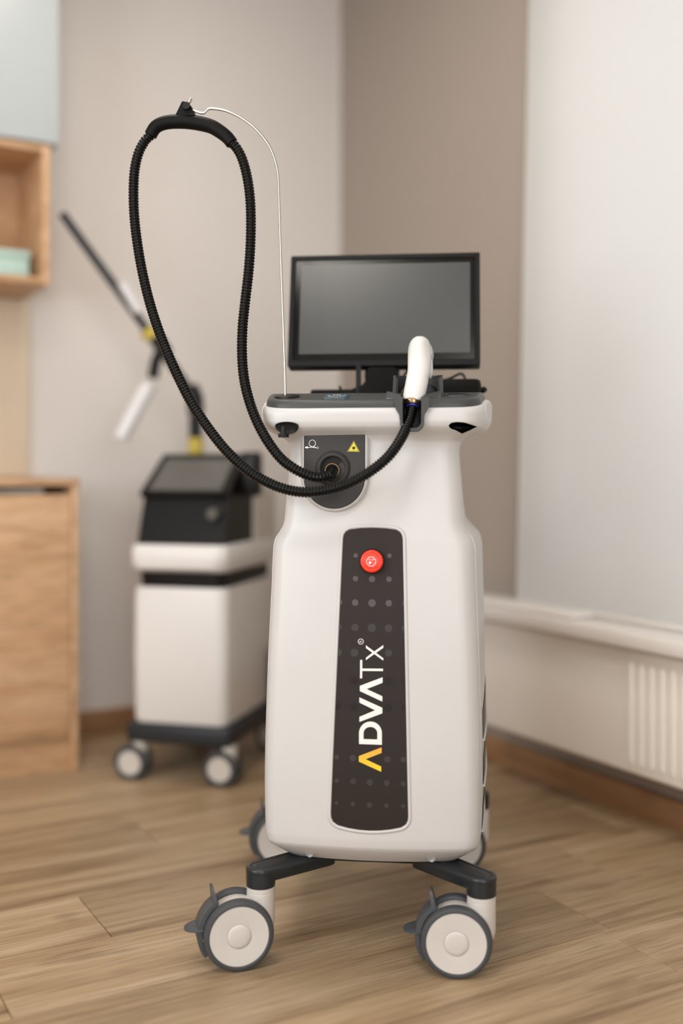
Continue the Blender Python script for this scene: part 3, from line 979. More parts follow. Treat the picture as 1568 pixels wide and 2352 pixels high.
# ----- stop button
bc = onfront(853.5, 1290.5, 0.012)
sb_ = empty('tmp', (0, 0, 0))
slope = math.atan((yfront(0, .76) - yfront(0, .70)) / .06)
Rm = Matrix.Rotation(-slope, 4, 'X')
def stick(g_, y_on):
    """lathe geometry along y -> sits on the panel facing forward"""
    return [tuple(Vector((bc.x, yfront(bc.x, bc.z), bc.z)) + Rm @ Vector(p)) for p in g_]
bpy.data.objects.remove(sb_)
v, f = lathe([(0.0225, 0.000), (0.0225, -0.0035), (0.0215, -0.0045), (0.0180, -0.0045)], 40, 'y'); v = stick(v, 0)
sring = obj('button_collar', v, f, 'black', mc, 40)
v, f = lathe([(0.0165, -0.002), (0.0190, -0.006), (0.0203, -0.009), (0.0206, -0.0125), (0.0200, -0.0150), (0.0186, -0.0166), (0.0155, -0.0172), (0.0147, -0.0166), (0.0140, -0.0172), (0.0120, -0.0174)], 48, 'y'); v = stick(v, 0)
sbtn = obj('stop_button', v, f, 'red', mc, 50); tag(sbtn, 'round red emergency stop button')
g = G()
oc, ic = [], []
for i in range(8):
    a = R(22.5 + 45 * i)
    oc.append((0.0092 * math.cos(a), -0.0177, 0.0092 * math.sin(a))); ic.append((0.0081 * math.cos(a), -0.0177, 0.0081 * math.sin(a)))
sh = Vector((-0.0006, 0, -0.0003))
g.add([Vector(p) + sh for p in oc + ic], [(i, (i + 1) % 8, 8 + (i + 1) % 8, 8 + i) for i in range(8)])
tv, tf = text_polys('STOP', 0.0046)
g.add([Vector((x, -0.0177, y + 0.0029)) + sh for x, y, z in tv], tf)
star = []
for i in range(24):
    a = 2 * PI * i / 24; r = 0.0027 if i % 2 else 0.0020
    star.append(Vector((-0.0022 + r * math.cos(a), -0.0177, -0.0022 + r * math.sin(a))) + sh)
g.add(star, [tuple(range(24))])
g.add([Vector((x, -0.0177, z)) + sh for x, z in ((0.0004, -0.0024), (0.0052, -0.0024), (0.0052, -0.0020), (0.0004, -0.0020))], [(0, 1, 2, 3)])
g.v = stick(g.v, 0)
g.build('stop_symbol', 'print', sbtn, None)

# ----- hose port plate
pc = onfront(766, 1078)
pl_, pr_ = onfront(696, 1000, .012).x, onfront(836.5, 1000, .012).x
pz1 = onfront(766, 991, .012).z; pz0 = onfront(766, 1168, .010).z
pxc, phw = (pl_ + pr_) / 2, (pr_ - pl_) / 2
def port_outline(d=0.0, top=pz1, n=24):
    w = phw + d; zc0 = pz0 + phw
    p = []
    for i in range(n + 1):
        a = PI + PI * i / n
        p.append((pxc + w * math.cos(a), zc0 + w * math.sin(a)))
    for t in (.25, .5, .75, 1): p.append((pxc + w, zc0 + (top - zc0) * t))
    for i in range(1, 8):
        t = i / 8; p.append((pxc + w - 2 * w * t, top - 0.0022 * (1 - (2 * t - 1) ** 2)))
    for t in (1, .75, .5, .25): p.append((pxc - w, zc0 + (top - zc0) * t))
    return p
def pf(x, z):   # surface the plate sits on (neck front carried on without the rim flare)
    zz = min(z, 0.915); return yfront(x, zz)
g = G(); rings = []
for d, h, t in ((0.0085, -0.004, .0225), (0.0065, 0.004, .021), (0.0045, 0.0085, .0185), (0.0025, 0.0105, .0165), (0.0006, 0.0108, .0150)):
    rings.append([(x, pf(x, z) - h, z) for x, z in port_outline(d, pz1 + t)])
g.add(*loft(rings, True, False))
g.build('port_surround', 'white', mc, 50)
g = G(); rings = []
for d, h in ((0.0, 0.0095), (0.0, 0.0120), (-0.0008, 0.0127)):
    rings.append([(x, pf(x, z) - h, z) for x, z in port_outline(d, pz1 + d)])
g.add(*loft(rings, True, False))
g.add(*fillgrid(port_outline(-0.0008, pz1 - .0008), 0.0127, 40, pf))
# boss ring round the socket
bcx, bcz = L_(763, 1077, -0.225).x, L_(763, 1077, -0.225).z
def pfy(h): return pf(bcx, bcz) - h
prof = [(0.0330, 0.0118), (0.0325, 0.0140), (0.0300, 0.0185), (0.0270, 0.0215), (0.0250, 0.0222), (0.0232, 0.0212), (0.0222, 0.0180), (0.0215, 0.0060), (0.0205, 0.0128)]
plate = g.build('port_plate', 'portplate', mc, 30)
v, f = lathe([(r, -h) for r, h in prof[:7]] + [(0.0217, -0.0129)], 48, 'y', (bcx, pf(bcx, bcz), bcz), False)
obj('port_boss', v, f, 'portplate', plate, 60)
v, f = lathe([(0.0218, -0.0129), (0.0001, -0.0131)], 40, 'y', (bcx, pf(bcx, bcz), bcz), False)
obj('port_well', v, f, 'black', plate, 60)
# hose connector
v, f = lathe([(0.0140, -0.012), (0.0140, -0.020), (0.0132, -0.0215), (0.0118, -0.0215)], 32, 'y', (bcx - .001, pf(bcx, bcz), bcz - .003), False)
obj('port_connector', v, f, 'brass', plate, 50)
# laser warning triangle
def onport(px, py, off=0.0133):
    ly = -0.215
    for _ in range(5):
        p = L_(px, py, ly); ly = pf(p.x, p.z) - off
    return L_(px, py, ly)
def q6(x, y): return (680 + x * 0.12755, 960 + y * 0.12755)
def tri(grow_, off):
    pts = [(1037, 412), (1142, 610), (920, 606)]
    cx0, cy0 = 1033, 542
    return [tuple(onport(*q6(cx0 + (x - cx0) * grow_, cy0 + (y - cy0) * grow_), off)) for x, y in pts]
wt = obj('warning_sign', tri(1.0, .0133), [(0, 1, 2)], 'yellow', plate, None)
g = G(); a, b = tri(0.90, .0136), tri(0.80, .0136)
g.add(a + b, [(0, 1, 4, 3), (1, 2, 5, 4), (2, 0, 3, 5)])
st = [tuple(onport(*q6(1035 + r * math.cos(2*PI*i/36), 541 + r * math.sin(2*PI*i/36)), .0136)) for i in range(36) for r in [(46 if i % 4 == 0 else 34) if i % 2 == 0 else 17]]
g.add(st, [tuple(range(36))])
g.build('warning_symbol', 'black', wt, None)
# hose pictogram
g = G()
ra = [tuple(onport(*q6(290 + 62 * math.cos(2*PI*i/32), 458 + 66 * math.sin(2*PI*i/32)))) for i in range(32)]
rb_ = [tuple(onport(*q6(290 + 53 * math.cos(2*PI*i/32), 458 + 57 * math.sin(2*PI*i/32)))) for i in range(32)]
g.add(ra + rb_, [(i, (i + 1) % 32, 32 + (i + 1) % 32, 32 + i) for i in range(32)])
def stroke(pts, w):
    for (x0, y0), (x1, y1) in zip(pts, pts[1:]):
        t = Vector((x1 - x0, y1 - y0)).normalized(); nn = (-t.y * w / 2, t.x * w / 2)
        q = [(x0 + nn[0], y0 + nn[1]), (x1 + nn[0], y1 + nn[1]), (x1 - nn[0], y1 - nn[1]), (x0 - nn[0], y0 - nn[1])]
        g.add([tuple(onport(*q6(*p))) for p in q], [(0, 1, 2, 3)])
stroke([(205, 535), (260, 530), (300, 518), (330, 500)], 10)
stroke([(250, 500), (275, 518), (310, 530), (370, 536)], 14)
stroke([(160, 530), (185, 530)], 26); stroke([(183, 530), (212, 530)], 34)
for x, y in ((383, 515), (398, 537), (383, 552), (392, 526), (392, 546)): stroke([(x - 5, y), (x + 5, y)], 8)
g.build('hose_symbol', 'print', plate, None)

# ----- side vents on the right flank
def yside(t, z):
    w, f, b, r, bul = hermite(KEYS, z)
    yc = f + BOW * ((w - r) / w) ** 2 + r
    return w + bul * (1 - (1 - 2 * t) ** 4 if t > .5 else 1 - (1 - 2 * t) ** 2 * .85), yc + .005 + (b - r - yc - .005) * t
for z0, z1 in ((0.388, 0.468), (0.305, 0.385), (0.222, 0.302)):
    g = G(); v = []; f = []
    for i in range(13):
        t = 0.08 + 0.80 * i / 12
        up = min(1, i / 3); 
        for k in range(5):
            z = z0 + .010 * up + (z1 - z0 - .030 + .030 * up - .010 * up) * k / 4
            x, y = yside(t, z); v.append((x + .0011, y, z))
    f = [(i * 5 + k, i * 5 + k + 1, i * 5 + k + 6, i * 5 + k + 5) for i in range(12) for k in range(4)]
    g.add(v, f); vo = g.build('side_vent', 'vent', mc, 60)
    g = G()
    rings = []
    for i in range(13):
        t = 0.08 + 0.80 * i / 12; up = min(1, i / 3)
        z = z0 + .010 * up; x, y = yside(t, z)
        rings.append([(x - .001, y, z - .004), (x + .004, y, z - .003), (x + .004, y, z), (x - .001, y, z + .001)])
    g.add(*loft(rings)); g.build('vent_lip', 'white', vo, 40)

# ----- screws in the lower edge
for px, py in ((711, 1967), (990.5, 1980)):
    p = L_(px, py, -0.215)
    p.z = 0.1850; p.y = yfront(p.x, 0.1850) + 0.0015
    g = G(); g.add(*lathe([(0.0068, 0.008), (0.0068, -0.002), (0.0060, -0.0032), (0.0054, -0.002), (0.0050, 0.002), (0.0001, 0.002)], 24, 'y', (p.x, p.y, p.z - .001), False))
    pk = g.build('screw_boss', 'white', mc, 40)
    g = G(); g.add(*lathe([(0.0038, 0.004), (0.0038, -0.001), (0.0030, -0.0024), (0.0014, -0.0026), (0.0012, -0.0012), (0.0001, -0.0012)], 16, 'y', (p.x, p.y, p.z + .0005), False))
    g.build('screw', 'steel', pk, 40)

# ----- legs
def stadium(r, L0, ang, z, cx0, cy0, flat=True, n=14):
    """rounded at the caster end, blunt at the inner end"""
    ca, sa = math.cos(ang), math.sin(ang)
    pts = []
    for i in range(n + 1):
        a = PI / 2 + PI * i / n
        pts.append((r * math.cos(a), r * math.sin(a)))
    for i in range(5):
        a = -PI / 2 + PI / 2 * i / 4
        q = min(r, .006); pts.append((L0 - q + q * math.cos(a), -r - 0.003 + q + q * math.sin(a)))
    for i in range(5):
        a = PI / 2 * i / 4
        q = min(r, .006); pts.append((L0 - q + q * math.cos(a), r + .003 - q + q * math.sin(a)))
    return [(cx0 + x * ca - y * sa, cy0 + x * sa + y * ca, z) for x, y in pts]
HX, HY = 0.1965, 0.2465
for lx, ly, ang in ((-HX, -HY, 44), (HX, -HY, 136), (-HX, HY, -44), (HX, HY, 224)):
    a = R(ang)
    g = G(); rings = []
    for r, z, dl in ((0.0240, 0.148, -.006), (0.0255, 0.150, -.002), (0.0262, 0.160, 0), (0.0268, 0.1625, 0), (0.0270, 0.1665, 0), (0.0262, 0.1695, -.001), (0.0245, 0.1710, -.003), (0.0195, 0.1712, -.008), (0.0180, 0.1700, -.010), (0.0165, 0.1698, -.012), (0.0130, 0.1712, -.016), (0.008, .1714, -.03)):
        rings.append(stadium(r, 0.150 + dl, a, z, lx, ly))
    g.add(*loft(rings))
    g.add(*lathe([(0.0245, 0.1355), (0.0258, 0.1365), (0.0262, 0.142), (0.0264, 0.1605)], 36, 'z', (lx, ly, 0)))
    g.build('leg', 'arm', mc, 40)
obj('chassis_plate', *bbox((-0.12, -0.16, 0.152), (0.12, 0.16, 0.1725), 0.004), 'arm', mc)

# ----- casters
def caster(lx, ly, rz, tyre_in=True):
    c = Vector((lx, ly, 0))
    Rz = Matrix.Rotation(R(rz), 4, 'Z')
    wx, wr = -0.044, 0.0625
    g = G()
    # stem
    g.add(*lathe([(0.018, 0.058), (0.0235, 0.064), (0.0252, 0.075), (0.0252, 0.1265), (0.0243, 0.1275), (0.0252, 0.1285), (0.0252, 0.1362)], 40, 'z'))
    # mudguard between the wheels
    rings = []
    for i in range(25):
        a = R(12 + 150 * i / 24)
        rr = 0.0560
        rings.append([(wx + q * math.cos(a), s, wr + q * math.sin(a)) for q, s in ((0.044, -.0145), (rr - .001, -.0145), (rr, -.0125), (rr, .0125), (rr - .001, .0145), (0.044, .0145))])
    g.add(*loft(rings))
    g.add(*lathe([(0.0560, -.0140), (0.0560, .0140)], 36, 'y', (wx, 0, wr)))
    g.v = [tuple(Rz @ Vector(p)) for p in g.v]
    root = g.build('caster', 'white2', mc, 40, loc=c)
    for s in (-1, 1):
        yo, yi = s * 0.0385, s * 0.0165
        prof = [(0.0535, yi), (0.0585, yi), (0.0610, yi + s * .002), (0.0622, yi + s * .006), (0.0625, yi + s * .011), (0.0622, yi + s * .016), (0.0606, yi + s * .0200), (0.0575, yo - s * .0004), (0.0545, yo), (0.0528, yo - s * .0012), (0.0526, yo - s * .004)]
        v, f = lathe(prof, 64, 'y', (wx, 0, wr), False)
        obj('tyre', [Rz @ Vector(p) for p in v], f, 'tyre', root, 40)
        prof = [(0.0540, yi), (0.0527, yi + s * .004), (0.0527, yo - s * .0022), (0.0518, yo - s * .0012), (0.0470, yo - s * .0016), (0.0235, yo - s * .0024), (0.0221, yo - s * .0026), (0.0217, yo - s * .0036), (0.0213, yo - s * .0036)]
        v, f = lathe(prof, 64, 'y', (wx, 0, wr), False)
        cap = obj('wheel_cover', [Rz @ Vector(p) for p in v], f, 'white2', root, 40)
        prof = [(0.0213, yo - s * .0040), (0.0212, yo - s * .0024), (0.0204, yo - s * .0016), (0.015, yo - s * .0006), (0.008, yo), (0.0002, yo + s * .0002)]
        v, f = lathe(prof, 40, 'y', (wx, 0, wr), False)
        obj('hub_cap', [Rz @ Vector(p) for p in v], f, 'white2', root, 40)
    # brake pedal: curved band, tab and foot plate
    g = G(); rings = []
    for i in range(19):
        a = R(122 + 92 * i / 18)
        ro = 0.0725 - 0.002 * abs(i / 9 - 1); ri = 0.0630; hw = 0.0190 + 0.003 * math.sin(PI * i / 18)
        rings.append([(wx + q * math.cos(a), s, wr + q * math.sin(a)) for q, s in ((ri, -hw), (ro - .001, -hw), (ro, -hw + .002), (ro, hw - .002), (ro - .001, hw), (ri, hw))])
    g.add(*loft(rings))
    rings = []
    for z, x, hw, th in ((0.108, -.0400, .0190, .0100), (0.118, -.0400, .0180, .0080), (0.128, -.0415, .0165, .0068), (0.138, -.0435, .0150, .0058), (0.1425, -.0445, .0130, .0042), (0.1440, -.0447, .010, .002)):
        rings.append([(wx + x + .0 - th / 2, -hw, z), (wx + x + th / 2, -hw, z), (wx + x + th / 2, hw, z), (wx + x - th / 2, hw, z)])
    g.add(*loft(rings))
    rings = []
    for dz, s in ((-.0022, .90), (-.0012, 1.0), (.0008, 1.0), (.0018, .92)):
        ring = []
        for i in range(19):
            a = R(90 + 180 * i / 18)
            ring.append((wx - 0.064 + 0.0295 * s * math.cos(a), 0.0270 * s * math.sin(a), wr + 0.012 + dz + 0.10 * 0.0295 * math.cos(a)))
        ring += [(wx - 0.062, -.027 * s, wr + .012 + dz), (wx - 0.062, .027 * s, wr + .012 + dz)]
        rings.append(ring)
    g.add(*loft(rings))
    obj('brake_pedal', [Rz @ Vector(p) for p in g.v], g.f, 'pedal', root, 40)
    # raised maker's lettering on the stem
    tv, tf = text_polys('TENTE', 0.0085)
    pts = []
    for x, y, z in tv:
        a = -PI / 2 + R(-YAW * 57.3 * 0) + x / 0.0252
        pts.append(Rz @ Vector((0.0254 * math.cos(a), 0.0254 * math.sin(a), 0.1165 + y)))
    obj('stem_lettering', pts, tf, 'white2', root, None)
    return root
caster(-HX, -HY, 20)
caster(HX, -HY, 1)
caster(-HX, HY, 12)
caster(HX, HY, 1)

# ----- monitor
MB = Vector((0.0017, 0.0586, 1.0947)); MT = R(12)
Rx = Matrix.Rotation(-MT, 4, 'X')
def mon(p): return MB + Rx @ Vector(p)
MW, MH = 0.1985, 0.2445
def mbox(name, lo, hi, m, parent, bev):
    v, f = bbox(lo, hi, bev)
    return obj(name, [mon(p) for p in v], f, m, parent)
mh = mbox('monitor', (-MW, 0.004, 0), (MW, 0.036, MH), 'housing', mc, 0.004)
tag(mh, 'black touchscreen monitor with grey switched-off display')
g = G()
def rrect(x0, x1, z0, z1, r, y, n=6):
    ring = []
    for cx0, cz0, a0 in ((x1 - r, z0 + r, -90), (x1 - r, z1 - r, 0), (x0 + r, z1 - r, 90), (x0 + r, z0 + r, 180)):
        for i in range(n + 1):
            a = R(a0 + 90 * i / n); ring.append((cx0 + r * math.cos(a), y, cz0 + r * math.sin(a)))
    return ring
fr_ = [rrect(-MW, MW, 0, MH, .003, .006), rrect(-MW, MW, 0, MH, .003, .001), rrect(-MW + .001, MW - .001, .001, MH - .001, .003, 0), rrect(-MW + .0095, MW - .0095, .012, MH - .0095, .004, 0), rrect(-MW + .0115, MW - .0115, .014, MH - .0115, .004, .003)]
v, f = loft(fr_, True, False)
obj('monitor_rim', [mon(p) for p in v], f, 'housing', mh, 40)
v, f = loft([rrect(-MW + .011, MW - .011, .0135, MH - .011, .004, .0035), rrect(-MW + .0112, MW - .0112, .0137, MH - .0112, .004, .0028)])
obj('glass_border', [mon(p) for p in v], f, 'bezel', mh, 40)
v, f = loft([rrect(-MW + .0225, MW - .0205, .0275, MH - .0205, .0005, .0030, 2), rrect(-MW + .0225, MW - .0205, .0275, MH - .0205, .0005, .0024, 2)])
obj('display', [mon(p) for p in v], f, 'screen', mh, None)
obj('rear_cover', [mon(p) for p in bbox((-.11, .034, .03), (.11, .060, .20), .012)[0]], bbox((-.11, .034, .03), (.11, .060, .20), .012)[1], 'housing', mh)
# stand: trapezoid plate, side bracket, foot
ly = 0.085
def lp(px, py, ly_): return L_(px, py, ly_)
def plate_px(name, pts, ly0, th, m, parent, bev=0.0):
    a = [lp(x, y, ly0) for x, y in pts]
    b = [p + Vector((0, th, 0)) for p in a]
    return obj(name, *loft([[tuple(p) for p in a], [tuple(p) for p in b]]), m, parent, 30)
plate_px('stand_plate', [(824, 930), (824, 887), (836, 885), (841, 856), (846, 845), (852, 843), (905, 843), (911, 847), (914, 858), (920, 905), (926, 930)], 0.050, 0.012, 'blackmatte', mc)
plate_px('stand_bracket', [(817, 930), (817, 835), (828.5, 835), (828.5, 884), (836, 884), (836, 930)], 0.052, 0.006, 'black', mc)
plate_px('stand_arm', [(838, 880), (838, 800), (915, 800), (915, 880)], 0.100, 0.05, 'blackmatte', mc)
# rear tray edge
g = G(); g.add(*bbox((-0.155, 0.10, 1.018), (0.02, 0.16, 1.050), 0.005)); g.build('rear_tray', 'blackmatte', mc)
# cables behind the stand
def cable(pts, r, name='cable'):
    P, _ = spline([L_(*p) for p in pts], 60); return obj(name, *tube(P, r, 10), 'black', mc, 60)
cable([(779, 888, .12), (784, 896, .13), (800, 899, .13), (815, 893, .12), (830, 889, .11), (838, 880, .10), (850, 878, .12)], 0.0026)
cable([(845, 838, .075), (841, 850, .08), (840, 868, .09), (843, 884, .10), (852, 900, .11)], 0.0024)
cable([(941, 835, .09), (936, 850, .09), (928, 862, .10), (918, 874, .10), (912, 886, .11)], 0.0024)
cable([(1000, 872, .10), (1020, 873, .10), (1036, 868, .10), (1050, 861, .11), (1058, 858.5, .115), (1064, 862, .12), (1068, 872, .12), (1070, 884, .12), (1070, 900, .12)], 0.0027)
# corner of the deck's hand rail behind
# ------------------------------------------------------------------ padded case on the deck
ccen = L_(1052, 890, 0.06)
pcse = empty('padded_case', (CX + cy_ * ccen.x - sy_ * 0.06, CY + sy_ * ccen.x + cy_ * 0.06, deckz(0.06) + 0.0005), YAW)
tag(pcse, 'black padded zip case lying on the deck behind the white handpiece', 'case')
g = G(); rings = []
for z, s, r in ((-0.002, .94, .02), (0.003, 1.0, .022), (0.012, 1.0, .022), (0.0125, .99, .022), (0.0135, .99, .022), (0.014, 1.0, .022), (0.022, .99, .022), (0.028, .94, .02), (0.0305, .84, .02)):
    ring = []
    for qx, qy, a0 in ((1, -1, -90), (1, 1, 0), (-1, 1, 90), (-1, -1, 180)):
        for i in range(6):
            a = R(a0 + 18 * i)
            x = (qx * (0.046 - r) + r * math.cos(a)) * s; y = (qy * (0.055 - r) + r * math.sin(a)) * s
            ring.append((x, y, z + y * TILT))
    rings.append(ring)
g.add(*loft(rings)); g.build('case_body', 'case', pcse, 40)
g = G(); P, _ = spline([(0.046, -.03, .010), (0.052, -.02, .012), (0.055, 0.0, .010), (0.050, .02, .008), (.045, .03, .008)], 30)
g.add(*tube(P, 0.0035, 10)); g.build('carry_loop', 'case', pcse, 60)

# ------------------------------------------------------------------ hose
def lw(px, py, ly_):
    p = L_(px, py, ly_)
    return Vector((CX + cy_ * p.x - sy_ * p.y, CY + sy_ * p.x + cy_ * p.y, p.z))
A = [(763, 1081, -.214), (762, 1086, -.228), (757, 1091, -.240), (746, 1095, -.248), (730, 1097, -.254), (705, 1091, -.258), (675, 1076, -.258), (645, 1053, -.252), (615, 1014, -.244), (590, 968, -.232), (572, 920, -.220), (560, 868, -.208), (555.5, 810, -.196), (557, 750, -.186), (563, 690, -.178), (570, 630, -.170), (574.5, 570, -.164), (576, 510, -.160), (574, 455, -.156), (567, 405, -.153), (556, 365, -.152), (543, 340, -.152), (532.5, 329, -.152)]
S = [(532.5, 329), (522, 316), (504.5, 302), (481.5, 289.5), (443, 281), (407.5, 279), (377, 282.5), (357, 292.5), (345, 311)]
B = [(345, 311, -.152), (332, 325, -.152), (318, 352, -.154), (309, 392, -.156), (306.5, 445, -.160), (309, 505, -.165), (317, 570, -.172), (330, 640, -.180), (348, 710, -.190), (372, 780, -.202), (402, 850, -.214), (437, 920, -.226), (478, 983, -.240), (525, 1041, -.252), (578, 1087, -.262), (635, 1117, -.270), (690, 1130, -.274), (745, 1127, -.277), (800, 1111, -.278), (850, 1083, -.276), (890, 1050, -.268), (918, 1012, -.252), (936, 975, -.233), (944.5, 948, -.218), (947, 930, -.208)]
hs = empty('hose', lw(763, 1081, -.214)); tag(hs, 'black corrugated hose looped over the hanger and into the cart', 'hose')
def rel(v, o): return [Vector(p) - o.location for p in v]
full_pts = [lw(*p) for p in A] + [lw(a, b, -.152) for a, b in S[1:-1]] + [lw(*p) for p in B]
_, Ltot = spline(full_pts, 10)
pitch = 0.0058; nr = int(Ltot / pitch); per = 8
P, _ = spline(full_pts, nr * per + 1)
ph = np.arange(nr * per + 1) % per / per
prof = np.array([0.0, 0.75, 0.98, 1.0, 0.98, 0.75, 0.0, -0.12])
rad_ = 0.0083 + 0.0014 * prof[np.arange(nr * per + 1) % per]
v, f = tube(P, rad_, 14)
obj('corrugated_tube', rel(v, hs), f, 'hose', hs, 50)
# ------------------------------------------------------------------ saddle that hangs on the rod
sd = empty('hose_saddle', lw(440, 281, -.152)); tag(sd, 'black curved saddle clip holding the hose on the steel rod', 'hose clip')
P, _ = spline([lw(a, b, -.152) for a, b in S], 60)
tt = np.linspace(0, 1, 60)
rr = 0.0132 + 0.0006 * np.cos((tt - .5) * 2 * PI) - 0.0012 * (np.abs(tt - .5) * 2) ** 8 + 0.0006 * np.exp(-((tt) / .03) ** 2) + 0.0006 * np.exp(-((1 - tt) / .03) ** 2)
v, f = tube(P, rr, 28)
obj('saddle_body', rel(v, sd), f, 'blackmatte', sd, 50)
w0 = [lw(x, y, -.152) for x, y in ((406, 266), (450, 268), (441, 247), (436, 240), (424, 236), (420, 237))]
rings = []
for dy in (-.009, .009):
    k = 1.0
    rings.append([p + Vector((0.1 * dy, dy, 0)) for p in w0])
v, f = loft([[tuple(p) for p in r] for r in rings]); obj('clip_block', rel(v, sd), f, 'blackmatte', sd, 30)
cpt = lw(429, 246, -.160)
v, f = lathe([(0.0068, -.010), (0.0068, .012)], 20, 'y', tuple(cpt)); obj('clip_pin', rel(v, sd), f, 'black', sd, 40)
P, _ = spline([lw(426, 238, -.165), lw(430, 236, -.166), lw(434, 234, -.166), lw(437.5, 230, -.165), lw(438, 226, -.163)], 24)
v, f = tube(P, np.interp(np.linspace(0, 1, 24), [0, .5, 1], [.0030, .0036, .0022]), 12); obj('clip_latch', rel(v, sd), f, 'steel', sd, 50)

# ------------------------------------------------------------------ handpiece
hb = lw(948, 922, -.205)
hd = empty('laser_handpiece', hb, YAW); tag(hd, 'white pistol shaped handpiece standing in the grey cradle', 'handpiece')
def hl(p):
    d = p - hb
    return Vector((cy_ * d.x + sy_ * d.y, -sy_ * d.x + cy_ * d.y, d.z))
# rows: pixel row, left edge, right edge, depth plane, half depth
hrow = [(921, 929, 971, -.203, .016), (918, 926.5, 974, -.202, .019), (912, 925.5, 975.5, -.200, .0205), (898, 927, 979, -.195, .0215), (882, 930, 982, -.189, .022), (866, 933, 984.5, -.182, .0225),
        (852, 935.5, 987, -.175, .023), (838, 936, 989, -.166, .025), (824, 936, 990, -.155, .030), (810, 936.5, 989.5, -.146, .036), (798, 938, 988.5, -.140, .040), (789, 941, 987, -.137, .041), (782, 945.5, 983.5, -.135, .037), (777, 951, 978, -.134, .030), (774, 957, 972, -.133, .020), (773, 962, 967, -.132, .008)]
K = [(-r[0],) + tuple(r[1:]) for r in hrow]
rings = []
for q in np.linspace(-921, -773, 60):
    l, r, d, h = hermite(K, q)
    a, b = hl(lw(l, -q, d)), hl(lw(r, -q, d))
    c = (a + b) / 2; w = (b - a).length / 2
    ring = []
    for i in range(32):
        t = 2 * PI * i / 32
        ct, st_ = math.cos(t), math.sin(t)
        e = 0.84
        ring.append((c.x + w * math.copysign(abs(ct) ** e, ct), c.y + h * math.copysign(abs(st_) ** e, st_), c.z))
    rings.append(ring)
obj('handle', *loft(rings), 'handpiece', hd, 60)
# barrel pointing back towards the monitor
bc_ = hl(lw(966, 812, -.120))
rings = []
for y, rx, rz, dz in ((-.02, .019, .024, .0), (0.0, .0208, .0265, .0), (0.02, .0215, .026, -.001), (0.04, .020, .0235, -.003), (0.052, .0165, .019, -.004), (0.060, .012, .014, -.005)):
    rings.append([(bc_.x + .0025 + rx * math.cos(2*PI*i/28), bc_.y + y, bc_.z + dz + rz * math.sin(2*PI*i/28)) for i in range(28)])
obj('barrel', *loft(rings), 'handpiece', hd, 60)
tg = hl(lw(986, 850, -.150))
rings = []
for z, s in ((-.016, .3), (-.012, .75), (-.004, 1.0), (.008, 1.0), (.02, .9)):
    rings.append([(tg.x + .0062 * s * math.cos(2*PI*i/16), tg.y + .010 + .012 * s * math.sin(2*PI*i/16), tg.z + z) for i in range(16)])
obj('trigger', *loft(rings), 'handpiece', hd, 60)
nz_ = hl(lw(964, 790, -.06))
obj('nozzle', *lathe([(0.010, -.012), (0.009, 0.0), (0.007, .012), (0.005, .016)], 20, 'y', tuple(nz_)), 'black', hd, 40)
# grip perforations
g = G()
for k in range(11):
    for j in range(2):
        p = hl(lw(979.2 - 0.42 * k - 2.2 * j + (.6 if k % 2 else 0), 866 + 4.3 * k, -.197 + .0012 * k * -.6))
        g.add(*lathe([(0.0005, -.0006), (0.0005, .004)], 6, 'y', (p.x, p.y, p.z)))
g.build('grip_holes', 'pedal', hd, None)
# collar where the hose enters
ax = (hl(lw(946, 944, -.214)) - hl(lw(948, 918, -.203))).normalized()
qt = ax.to_track_quat('Z', 'Y').to_matrix().to_4x4()
p0 = hl(lw(948, 917, -.203))
def along(prof, name, m, par):
    v, f = lathe(prof, 32, 'z'); return obj(name, [p0 + qt @ Vector(p) for p in v], f, m, par, 40)
col = along([(0.0165, -.004), (0.0172, .003), (0.0168, .008), (0.0150, .013), (0.0135, .015), (0.0105, .0155)], 'collar', 'brass', hd)
along([(0.0112, .010), (0.0112, .0165), (0.0100, .018), (0.0090, .018)], 'hose_ring', 'blue', hd)

# ------------------------------------------------------------------ second machine, behind at left
Y2 = R(-15)
m2 = empty('second_cart', (-0.398, 3.28, 0), Y2)
tag(m2, 'out of focus white cart with black console and jointed arm beside oak cabinet', 'medical cart')
def rsec(hw, f, b, r, z, n=6, zf=None):
    ring = []
    for cx0, cy0, a0 in ((hw - r, f + r, -90), (hw - r, b - r, 0), (-hw + r, b - r, 90), (-hw + r, f + r, 180)):
        for i in range(n + 1):
            a = R(a0 + 90 * i / n); x, y = cx0 + r * math.cos(a), cy0 + r * math.sin(a)
            ring.append((x, y, z if zf is None else zf(y)))
    return ring
g = G(); g.add(*loft([rsec(.138, -.222, .222, .03, .166), rsec(.143, -.228, .225, .035, .180), rsec(.144, -.230, .228, .035, .35), rsec(.143, -.228, .228, .035, .52), rsec(.142, -.222, .228, .035, .548)]))
g.build('lower_body', 'm2white', m2, 50)
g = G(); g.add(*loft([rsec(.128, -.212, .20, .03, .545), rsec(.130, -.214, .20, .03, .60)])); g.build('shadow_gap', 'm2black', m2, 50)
g = G(); g.add(*loft([rsec(.138, -.225, .222, .035, .592), rsec(.146, -.243, .226, .04, .603), rsec(.148, -.247, .228, .04, .630), rsec(.147, -.244, .228, .04, .655), rsec(.142, -.236, .226, .04, .668)]))
g.build('front_lip', 'm2white', m2, 50)
